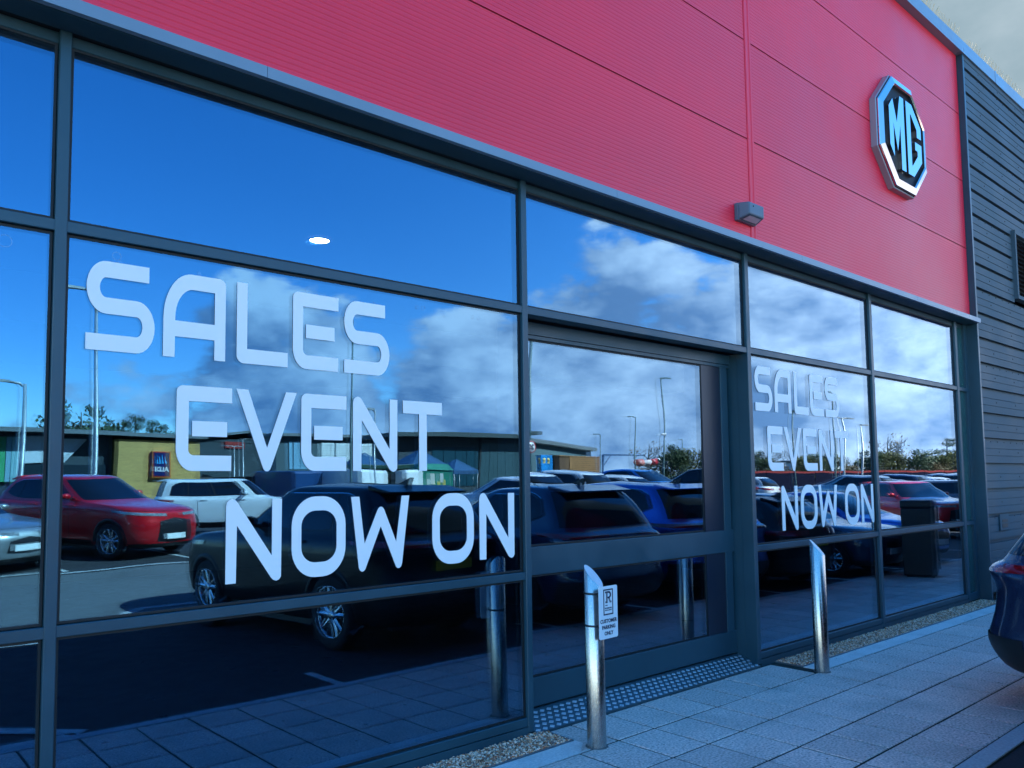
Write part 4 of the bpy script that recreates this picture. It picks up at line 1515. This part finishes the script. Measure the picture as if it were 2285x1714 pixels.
def P_(name, m_, *bx, parent=None, bevel=0):
    q = MB()
    p = parent or st_
    ox, oy, oz = (st_.location if p is st_ else (0, 0, 0))
    for (x0, x1, y0, y1, z0, z1) in bx:
        q.box(x0 - ox, x1 - ox, y0 - oy, y1 - oy, z0 - oz, z1 - oz)
    return q.build(name, m_, p, bevel=bevel)


wall_ = P_("wall", DKU, (-6, 11.85, -56, -42.6, GND, 4.55))
P_("roof", ROOFM, (-6.3, 17.0, -57, -41.7, 4.58, 4.80))
P_("white_panel", STW, (-5.9, 6.55, -42.6, -42.45, 3.10, 4.40), (7.62, 8.95, -42.6, -42.45, 3.10, 4.40))
MB().add([(x - 14, -.45, z - GND) for x, z in ((8.98, 3.12), (9.60, 3.12), (10.6, 4.36), (8.98, 4.36))] + [(x - 14, -.6, z - GND) for x, z in ((8.98, 3.12), (9.60, 3.12), (10.6, 4.36), (8.98, 4.36))],
         [(0, 1, 2, 3), (4, 7, 6, 5), (0, 4, 5, 1), (1, 5, 6, 2), (2, 6, 7, 3), (3, 7, 4, 0)]).build("white_panel", STW, st_)
for x0, x1, c in ((6.60, 6.92, (0.02, 0.34, 0.06)), (6.95, 7.16, (0.20, 0.38, 0.46)), (7.19, 7.48, (0.24, 0.48, 0.50)), (7.5, 7.6, (.62, .66, .68))):
    P_("stripe_panel", mat("stripe_%d" % int(x0 * 100), c, .5), (x0, x1, -42.62, -42.44, 2.2, 4.36))
P_("stripe_panel", mat("stripe_dark", (0.03, 0.14, 0.05), .5), (7.19, 7.48, -42.625, -42.445, GND, 2.19))
P_("shopfront", GLZ, (7.65, 11.8, -42.62, -42.5, GND, 3.05), (-5.9, 6.5, -42.62, -42.5, GND, 3.05))
box_ = P_("timber_box", TIMB, (12.0, 16.65, -50, -42.0, GND, 4.40))
rb = random.Random(9)
for i in range(21):
    z0 = GND + .02 + i * .188
    for (xa, xb) in ((12.02, 14.0), (14.01, 15.35), (15.36, 16.63)):
        P_("board", TIMB, (xa, xb, -42.0 + .001, -41.97 + rb.uniform(0, .02), z0, z0 + .18))
sgx, sgz = 14.42, 3.0
P_("sign_box", mat("sign_orange", (0.62, 0.20, 0.03), .4), (sgx - .54, sgx + .54, -41.94, -41.75, sgz - .78, sgz + .78), bevel=.03)
P_("sign_red", mat("sign_band_red", (0.45, 0.03, 0.02), .4), (sgx - .47, sgx + .47, -41.745, -41.735, sgz - .71, sgz + .71))
P_("sign_blue", mat("sign_navy", (0.006, 0.015, 0.10), .35), (sgx - .42, sgx + .42, -41.73, -41.72, sgz - .66, sgz + .66))
PALE = mat("sign_pale_blue", (0.05, 0.42, 0.75), .4)
for k, (a, b, c, d) in enumerate(((-.30, .0, -.19, .42), (-.13, .0, -.03, .50), (.04, .0, .12, .42), (.18, .0, .25, .28))):
    v4 = [(-a, b), (-(a + .10), b), (-(c + .03), d), (-c, d)]
    MB().add([(sgx + x - 14, -41.715 + 42, sgz + .02 + z - GND) for x, z in v4], [(0, 1, 2, 3)]).build("sign_stripe", PALE, st_)
link("sign_word", text_mesh("sign_word", "ALDI", .36, .006, bold=.012), mat("sign_letter_white", (.8, .8, .8), .4), st_, (sgx - 14, .285, sgz - .30 - GND), (pi / 2, 0, pi))


def unit(name, label, x0, x1, yf, depth, zt, ridge, m_, roofm=ROOFM):
    o = empty(name, ((x0 + x1) / 2, yf, GND))
    tag(o, label, "building", "units across the car park")
    hx = (x1 - x0) / 2
    MB().box(-hx, hx, -depth, 0, 0, zt - GND).build("wall", m_, o)
    MB().prism([(-hx - .3, zt - GND + .005), (0, ridge - GND), (hx + .3, zt - GND + .005), (hx + .3, zt - GND + .25), (0, ridge - GND + .25), (-hx - .3, zt - GND + .25)],
               -depth - .3, .5, 'y').build("roof", roofm, o)
    return o


u1 = unit("retail_unit", "dark grey shed unit with a red sign, mirrored behind the middle lettering", 26.5, 40.5, -75, 20, 6.35, 7.45, DKU)
part("shop_sign", mat("unit_sign_red", (0.32, 0.02, 0.015), .5), u1, (-2.6, -.6, .01, .12, 5.35, 6.05))
part("gable_band", DKU, u1, (-6.9, 6.9, .01, .05, 5.98, 6.30))
u2 = unit("retail_unit", "pale unit with white roller shutters, mirrored behind the middle lettering", 29.6, 42.0, -60, 3, 6.20, 6.25, mat("unit_grey", (0.06, 0.10, 0.115), .5))
for x0, x1 in ((-5.0, -4.7), (-4.55, -3.95), (-3.9, -3.2)):
    part("window", mat("pale_blue_pane", (0.22, 0.42, 0.55), .2), u2, (x0, x1, .01, .06, 2.9, 5.4))
SHUT = mat("white_shutter", (0.72, 0.75, 0.74), .5)
for x0, x1 in ((-1.85, -.55), (-.40, 1.35), (1.45, 3.6)):
    sh_ = part("roller_shutter", SHUT, u2, (x0, x1, .01, .05, 1.6, 5.35))
    for k in range(16):
        part("shutter_slat", SHUT, sh_, (x0 + .02, x1 - .02, .05, .085, 1.65 + k * .23, 1.65 + k * .23 + .17))
u3 = empty("glass_pavilion", (40, -45, GND))
tag(u3, "low dark pavilion with a wide flat roof and glass walls, mirrored left of the door", "building")
MB().prism([(-8.5, 4.9), (6.9, 4.9), (6.9, 5.18), (-1.0, 5.25), (-8.5, 5.2)], -3.4, .9, 'y').build("roof", mat("pavilion_roof", (0.05, 0.075, 0.08), .5), u3)
part("wall", DKU, u3, (-7.6, -.02, -3, 0, 0, 4.89))
part("corner_post", TRIM, u3, (-.02, .12, -.1, .12, 0, 4.89))
for k in range(4):
    part("window", mat("dim_pane", (0.015, 0.06, 0.085), .12), u3, (-4.55 + k * 1.12, -3.50 + k * 1.12, .002, .06, 1.2, 4.15))
for k in range(5):
    part("window", mat("pale_pane", (0.05, 0.10, 0.115), .10), u3, (.15 + k * .92, 1.03 + k * .92, -.1, .0, .5, 4.5))
part("back_wall", DKU, u3, (.12, 5.0, -3, -.12, 0, 4.88))
u4 = empty("long_shed", (66, -60, GND))
tag(u4, "long grey shed with a gently falling roof edge, mirrored in the door", "building")
MB().prism([(-9.0, 0), (4.1, 0), (4.1, 4.35), (-9.0, 5.35)], -14, 0, 'y').build("wall", mat("shed_green_grey", (0.12, 0.20, 0.22), .55, var=.08), u4)
MB().prism([(-9.4, 5.40), (4.6, 4.38), (4.8, 4.6), (4.6, 4.80), (-9.4, 5.86)], -14.4, .5, 'y').build("roof", ROOFM, u4)

# far low white units beyond the hoarding
u5 = unit("distant_unit", "tiny white distant units above the navy hoarding, mirrored behind the smaller letters", 100, 108, -48, 4, 4.05, 4.06, STW)

# navy hoarding with a red top along the far side
hd = empty("hoarding", (62, -30, GND))
tag(hd, "long navy fence with a red top rail, mirrored low in the right windows", "fence")
NAVY = mat("hoarding_navy", (0.0015, 0.003, 0.020), .6, var=.1, spec=.1)
RTOP = mat("hoarding_red", (0.26, 0.02, 0.02), .5)
A_h, B_h = Vector((46, -27)), Vector((92, -17))
nseg = 18
for k in range(nseg):
    p, q = A_h.lerp(B_h, k / nseg), A_h.lerp(B_h, (k + 1) / nseg - .002)
    d = (q - p).normalized()
    n_ = Vector((-d.y, d.x)) * .03
    def quad(z0, z1, w):
        nn = n_ * w
        c = [p - nn, q - nn, q + nn, p + nn]
        return [(v.x - 62, v.y + 30, z0) for v in c] + [(v.x - 62, v.y + 30, z1) for v in c]
    F6 = [(0, 3, 2, 1), (4, 5, 6, 7), (0, 1, 5, 4), (1, 2, 6, 5), (2, 3, 7, 6), (3, 0, 4, 7)]
    MB().add(quad(0, 1.80, 1), F6).build("fence_panel", NAVY, hd)
    MB().add(quad(1.803, 1.95, 1.3), F6).build("top_rail", RTOP, hd)

# gazebos, vans, recycling bank, kiosk, gantry, inflatable
TENT = mat("blue_canvas", (0.008, 0.07, 0.17), .7, var=.1)


def gazebo(x, y, w, zt, label):
    o = empty("gazebo", (x, y, GND))
    tag(o, label, "tent", "blue gazebos by the pavilion")
    h = zt - GND
    e_ = h - w * .36
    b = MB()
    n = 6
    vs = [(0, 0, h)]
    hw = w / 2
    for (sx, sy) in ((-1, -1), (1, -1), (1, 1), (-1, 1)):
        vs += [(sx * hw, sy * hw, e_), (sx * hw, sy * hw, e_ - .22)]
    b.add(vs, [(0, 1, 3), (0, 3, 5), (0, 5, 7), (0, 7, 1), (1, 2, 4, 3), (3, 4, 6, 5), (5, 6, 8, 7), (7, 8, 2, 1)])
    b.build("canopy", TENT, o)
    for (sx, sy) in ((-1, -1), (1, -1), (1, 1), (-1, 1)):
        MB().tube([(sx * hw * .97, sy * hw * .97, 0), (sx * hw * .97, sy * hw * .97, e_)], .025, 6).build("leg", POST, o)
    return o


gazebo(29.6, -45, 2.6, 4.15, "blue gazebo mirrored left of the fourth middle-line letter")
gazebo(27.2, -35, 2.6, 3.85, "blue gazebo mirrored right behind the green recycling bank")
gazebo(30.9, -36, 2.0, 3.35, "low blue gazebo in front of the glass pavilion")

VANW = mat("van_white", (0.72, 0.74, 0.75), .35, coat=.6)


def van(x, y, heading, label, m_=VANW, s=1.0):
    o = empty("van", (x, y, GND), radians(heading))
    tag(o, label, "van", "vans behind the black car")
    pr = [(-2.6, .35), (2.45, .35), (2.6, .55), (2.55, .95), (1.75, 1.10), (1.15, 1.95), (.9, 2.08), (-2.5, 2.08), (-2.6, 1.95)]
    MB().prism([(p[0] * s, p[1] * s) for p in pr], -.95 * s, .95 * s, 'y').build("body", m_, o, bevel=.05)
    MB().add([(1.72 * s, -.8 * s, 1.14 * s), (1.72 * s, .8 * s, 1.14 * s), (1.22 * s, .75 * s, 1.90 * s), (1.22 * s, -.75 * s, 1.90 * s)], [(0, 1, 2, 3)]).build("windscreen", CGLASS, o, (.012, 0, .008))
    for sd in (-1, 1):
        MB().add([(1.0 * s, sd * .957 * s, 1.2 * s), (1.55 * s, sd * .957 * s, 1.2 * s), (1.18 * s, sd * .957 * s, 1.85 * s), (1.0 * s, sd * .957 * s, 1.85 * s)], [(0, 1, 2, 3)]).build("side_window", CGLASS, o)
        for ax in (1.55, -1.5):
            MB().lathe([(0, -.1), (.33, -.1), (.34, 0), (.33, .1), (0, .1)], 20, 'y', (ax * s, sd * .88 * s, .34)).build("wheel", TYRE, o)
    MB().box(-2.615, -2.602, -.55, .55, .5, .62).build("number_plate", PLATEY, o)
    return o


van(17.9, -28.6, 250, "white van mirrored between the middle-line letters above the black car roof")
van(20.9, -29.2, 255, "second white van mirrored left of the green recycling bank")
van(16.4, -30.5, 265, "blue van mirrored left of the white van", mat("van_blue", (0.006, 0.05, 0.16), .35, coat=.6))

rc = empty("recycling_bank", (22.4, -26.6, GND), radians(12))
tag(rc, "green recycling bank with posters on its front, mirrored above the black car roof", "recycling bank")
RG = mat("bank_green", (0.010, 0.20, 0.13), .5, var=.1)
MB().box(-.92, .92, -1.2, 0, .05, 2.05).build("container", RG, rc, bevel=.04)
MB().add([(-.95, .05, 2.06), (.95, .05, 2.06), (.95, -1.25, 2.06), (-.95, -1.25, 2.06), (-.80, -.25, 2.35), (.80, -.25, 2.35), (.80, -.95, 2.35), (-.80, -.95, 2.35)],
         [(0, 3, 2, 1), (4, 5, 6, 7), (0, 1, 5, 4), (1, 2, 6, 5), (2, 3, 7, 6), (3, 0, 4, 7)]).build("lid", RG, rc)
for (x0, x1, z0, z1, c) in ((.22, .40, 1.45, 1.9, (.7, .72, .7)), (.05, .2, 1.2, 1.5, (.55, .5, .1)), (.34, .5, 1.3, 1.6, (.6, .5, .12)), (-.28, -.06, 1.35, 1.88, (.72, .7, .62)), (-.46, -.3, 1.15, 1.6, (.5, .58, .5))):
    part("poster", mat("poster_%d" % int(x0 * 100), c, .6), rc, (x0, x1, .002, .012, z0, z1))

rc2 = empty("recycling_bank", (20.05, -27.2, GND), radians(12))
tag(rc2, "dark green recycling bank with a flat lid, mirrored left of the postered one", "recycling bank")
DG = mat("bank_dark_green", (0.006, 0.05, 0.035), .5, var=.1)
MB().box(-1.5, 1.25, -1.3, 0, .05, 2.15).build("container", DG, rc2, bevel=.04)
MB().box(-1.6, 1.3, -1.4, .12, 2.155, 2.36).build("lid", DG, rc2, bevel=.03)
part("opening", TRIM, rc2, (-1.1, .85, .002, .02, 1.5, 1.95))

ki = empty("wooden_kiosk", (57.5, -50, GND))
tag(ki, "low wooden kiosk with slatted front, mirrored in the door", "kiosk")
WOODK = mat("kiosk_wood", (0.36, 0.17, 0.06), .7, var=.2, vscale=4)
part("wall", mat("kiosk_dark_wood", (0.12, 0.06, 0.03), .8), ki, (-2.9, 2.9, -3, 0, 0, 3.30))
part("roof", WOODK, ki, (-3.0, 3.0, -3.1, .1, 3.305, 3.40))
for k in range(9):
    part("board", WOODK, ki, (-1.35, 2.85, .01, .06, 1.4 + k * .21, 1.4 + k * .21 + .17))
part("corner_board", WOODK, ki, (-1.6, -1.36, .01, .07, 0, 3.3), (2.86, 3.0, .01, .07, 0, 3.3))
bo = empty("advert_board", (48.2, -45, GND))
tag(bo, "bright blue board with two yellow shapes, mirrored in the door beside the round sign", "board")
part("panel", mat("board_blue", (0.01, 0.25, 0.62), .4), bo, (-.65, .65, -.1, 0, 1.2, 3.18), bevel=.02)
for k in (-.27, .2):
    MB().lathe([(0, .002), (.17, .002), (.17, .008), (0, .008)], 20, 'y', (k, 0, 2.75)).build("printed_shape", mat("board_yellow", (0.75, 0.55, 0.2), .5), bo)
    part("printed_stem", MATS["board_yellow"], bo, (k - .12, k + .12, .002, .007, 2.42, 2.7))
for sx in (-.5, .5):
    part("leg", POST, bo, (sx - .04, sx + .04, -.08, -.02, 0, 1.2))
ga = empty("gantry", (58.6, -45, GND))
tag(ga, "blue steel height gantry with a diagonal brace, mirrored in the door", "gantry")
GB_ = mat("gantry_blue", (0.01, 0.06, 0.16), .4)
part("beam", GB_, ga, (-3.1, 3.1, -.06, .06, 3.33, 3.45))
part("post", GB_, ga, (-3.16, -3.0, -.08, .08, 0, 3.33))
part("post", GB_, ga, (9.0, 9.1, -.05, .05, 0, 2.2))
MB().tube([(-3.0, 0, 2.35), (-2.0, 0, 3.33)], .05, 6).build("brace", GB_, ga)
inf = empty("inflatable_tube", (61.4, -44, GND))
tag(inf, "red, white and navy inflatable tube with a white cone tip, mirrored in the door", "inflatable")
for (x0, x1, r0, r1, c) in ((-2.1, -1.3, .30, .34, (.55, .10, .06)), (-.2, .62, .30, .36, (.50, .02, .04)), (.622, 1.15, .36, .37, (.72, .74, .76)), (1.152, 2.15, .37, .36, (.012, .05, .13)), (2.152, 2.8, .36, .04, (.75, .76, .76)), (-1.298, -.202, .20, .28, (.6, .6, .62))):
    MB().lathe([(0, x0), (r0, x0), ((r0 + r1) / 2 * 1.03, (x0 + x1) / 2), (r1, x1), (0, x1)], 18, 'x', (0, 0, 2.66)).build("tube_section", mat("tube_%d" % int(x0 * 100), c, .5), inf)
for sx in (-1.8, .2, 1.8):
    MB().tube([(sx, 0, 0), (sx, 0, 2.4)], .06, 8).build("support", POST, inf)
rl = empty("guard_rail", (33, -66, GND))
tag(rl, "low brown trellis fence below the dark grey unit", "fence")
for k in range(12):
    part("fence_panel", mat("brown_fence", (0.10, 0.06, 0.045), .8, var=.3), rl, (-8 + k * 1.4, -8 + k * 1.4 + 1.3, 0, .06, 0, 2.2))

# ------------------------------------------------------------------ trees
LEAFS = [mat("leaf_dark", (0.050, 0.085, 0.030), .7, var=.35, vscale=1.2), mat("leaf_olive", (0.13, 0.13, 0.035), .7, var=.35, vscale=1.2), mat("leaf_brown", (0.17, 0.12, 0.05), .7, var=.35, vscale=1.2)]
BARK = mat("bark", (0.070, 0.060, 0.050), .9, var=.3, vscale=6)


def tree_master(seed, h, w, kind, nleaf, lm):
    r_ = random.Random(seed)
    root = empty("tree")
    tb = MB()
    tb.tube([(0, 0, 0), (r_.uniform(-.1, .1), r_.uniform(-.1, .1), h * .35), (r_.uniform(-.15, .15), r_.uniform(-.15, .15), h * .7), (0, 0, h * .97)], [h * .030, h * .024, h * .014, h * .004], 8)
    tips = []
    nl = 16 if kind != 'poplar' else 10
    for k in range(nl):
        z0 = h * r_.uniform(.18, .75)
        a = r_.uniform(0, 2 * pi)
        L_ = w * .5 * r_.uniform(.6, 1.0) * (1 - .55 * (z0 / h - .18))
        up = r_.uniform(.25, .7) if kind != 'poplar' else 1.6
        if kind == 'poplar': L_ *= .6
        p1 = Vector((cos(a) * L_ * .5, sin(a) * L_ * .5, z0 + L_ * up * .55))
        p2 = Vector((cos(a + .3) * L_, sin(a + .3) * L_, z0 + L_ * up))
        tb.tube([(0, 0, z0), p1, p2], [h * .011, h * .007, h * .002], 5, False)
        tips.append((p1, p2))
        for s_ in range(5 if kind == 'bare' else 2):
            q = p1.lerp(p2, r_.random())
            e = q + Vector((r_.uniform(-1, 1), r_.uniform(-1, 1), r_.uniform(.3, 1.2))) * L_ * .35
            tb.tube([q, (q + e) / 2 + Vector((r_.uniform(-.1, .1), r_.uniform(-.1, .1), 0)), e], [h * .005, h * .003, h * .001], 4, False)
            if kind == 'bare':
                for s2 in range(3):
                    e2 = e + Vector((r_.uniform(-1, 1), r_.uniform(-1, 1), r_.uniform(.0, 1.0))) * L_ * .22
                    tb.tube([q.lerp(e, .6), e2], [h * .003, h * .0008], 3, False)
    tb.build("trunk", BARK, root)
    b = MB()
    cl = []
    for k in range(26 if kind != 'bare' else 8):
        zf = r_.uniform(.12, 1.0)
        if kind == 'poplar':
            rad = w * .5 * (.35 + .65 * sin(pi * min(1, zf * .95) ** .7))
        else:
            rad = w * .5 * sqrt(max(.05, 1 - ((zf - .5) / .56) ** 2))
        a = r_.uniform(0, 2 * pi)
        rr_ = rad * sqrt(r_.uniform(.05, 1))
        cl.append((Vector((cos(a) * rr_, sin(a) * rr_, h * (.12 + .86 * zf))), w * r_.uniform(.10, .22)))
    ls = w * .040
    for k in range(nleaf):
        c, cr = r_.choice(cl)
        d = Vector((r_.gauss(0, 1), r_.gauss(0, 1), r_.gauss(0, .8)))
        d.normalize()
        p = c + d * cr * r_.uniform(.35, 1.1)
        n_ = Vector((r_.uniform(-1, 1), r_.uniform(-1, 1), r_.uniform(-1, 1))).normalized()
        u = n_.orthogonal().normalized() * ls * r_.uniform(.6, 1.4)
        v = n_.cross(u).normalized() * ls * r_.uniform(.4, .9)
        b.add([p - u, p + v * .6, p + u, p - v * .6], [(0, 1, 2, 3)])
    b.build("crown", lm, root, fix=False)
    return root


TP = [tree_master(1, 6, 5.0, 'round', 2600, LEAFS[1]), tree_master(2, 7, 5.5, 'round', 2800, LEAFS[0]), tree_master(3, 9, 2.6, 'poplar', 2200, LEAFS[0]),
      tree_master(4, 6.5, 5.0, 'bare', 160, LEAFS[2]), tree_master(5, 4.5, 4.6, 'round', 2200, LEAFS[2])]
tu = set()


def tree(k, x, y, s, label, group="trees beyond the car park", rz=0.0, z=GND):
    if k in tu:
        o = copy_tree(TP[k])
    else:
        tu.add(k)
        o = TP[k]
    o.location = (x, y, z)
    o.scale = (s, s, s)
    o.rotation_euler = (0, 0, rz)
    tag(o, label, "tree", group)


tree(1, 14.2, -60, 1.02, "dark rounded tree behind the supermarket roof", rz=1)
for i, (x, s) in enumerate(((19.7, .84), (20.8, .90), (22.4, .86), (23.7, .82))):
    tree(2, x, -70, s, "small upright tree above the timber store roof, number %s from the left" % ("one", "two", "three", "four")[i], rz=i)
tree(3, 63.6, -46, .72, "bare thin tree mirrored behind the inflatable tube", rz=.4)
tree(0, 66.0, -45, .55, "olive half-bare tree beside the lamp post with camera, mirrored in the door", rz=1.1)
rt = random.Random(21)
A_t, B_t = Vector((50, -33)), Vector((120, -26))
GRP = "trees behind the navy hoarding"
spec = []
for i in range(30):
    t = i / 29
    p = A_t.lerp(B_t, t) + Vector((rt.uniform(-1, 1), rt.uniform(-6, 0)))
    k = rt.choice((0, 1, 4, 4, 1, 3))
    s = rt.uniform(.40, .52) * (.8 + .75 * t)
    if i in (8, 9, 14, 15):
        k, s = 3, s * 1.5
    if i in (22, 26):
        k, s = 2, s * 1.15
    spec.append((k, p, s))
KIND = {0: "olive bushy tree", 1: "dark green bushy tree", 2: "tall dark pointed tree", 3: "bare twiggy tree", 4: "low brown-leaved tree"}
for i in range(34):
    t = i / 33
    p = A_t.lerp(B_t, t) + Vector((rt.uniform(-.8, .8), rt.uniform(-.5, 1.5)))
    spec.append((rt.choice((0, 1, 4, 4, 0)), p, rt.uniform(.52, .64) * (.82 + .45 * t)))
for (k, p, s) in spec:
    tree(k, p.x, p.y, s, KIND[k] + " in the row behind the navy hoarding", GRP, rz=rt.uniform(0, 6))

# ------------------------------------------------------------------ the rows of cars further off
FAR = "far rows of parked cars"
rows = []
pal = [(P_WHITE, "white"), (P_BLUE, "blue"), (P_GREY, "grey"), (P_BLACK, "black"), (P_SBLUE, "dark blue"), (P_SILV, "silver"), (P_RED, "red"), (P_BRBLUE, "bright blue")]
car('farsuv', 15.6, -13.6, 262, P_WHITE, "white car with its rear window showing, mirrored first behind the dark blue car's roof", FAR)
car('farsuv', 18.9, -14.6, 262, P_WHITE, "white car mirrored under the wooden kiosk, second in its row", FAR)
car('far', 21.6, -14.8, 262, P_WHITE, "low white car mirrored directly behind the deep blue car's roof", FAR)
car('farsuv', 25.3, -15.6, 85, P_BRBLUE, "bright blue car facing us under the gantry, mirrored in the door", FAR)
car('farsuv', 29.0, -16.0, 265, P_BLACK, "black car mirrored right of the bright blue one in the door", FAR)
car('far', 34.0, -17.5, 265, P_WHITE, "white car mirrored at the right edge of the door glass", FAR)
rf_ = random.Random(4)
ADJ = ["first", "second", "third", "fourth", "fifth", "sixth", "seventh", "eighth", "ninth", "tenth", "eleventh", "twelfth"]
for i in range(9):
    pm, cn = rf_.choice(pal[1:6])
    car(rf_.choice(('far', 'farsuv')), 32.0 + i * 2.7, -6.2 - .35 * i + rf_.uniform(-.3, .3), 80 + rf_.uniform(-4, 4), pm, "%s car in the near row receding right, %s from the red car" % (cn, ADJ[i]), FAR)
for i in range(9):
    pm, cn = rf_.choice(pal[:6])
    car(rf_.choice(('far', 'farsuv')), 36.0 + i * 2.7, -13.0 - .25 * i, 262 + rf_.uniform(-4, 4), pm, "%s car in the middle row below the hoarding, %s from the left" % (cn, ADJ[i]), FAR)
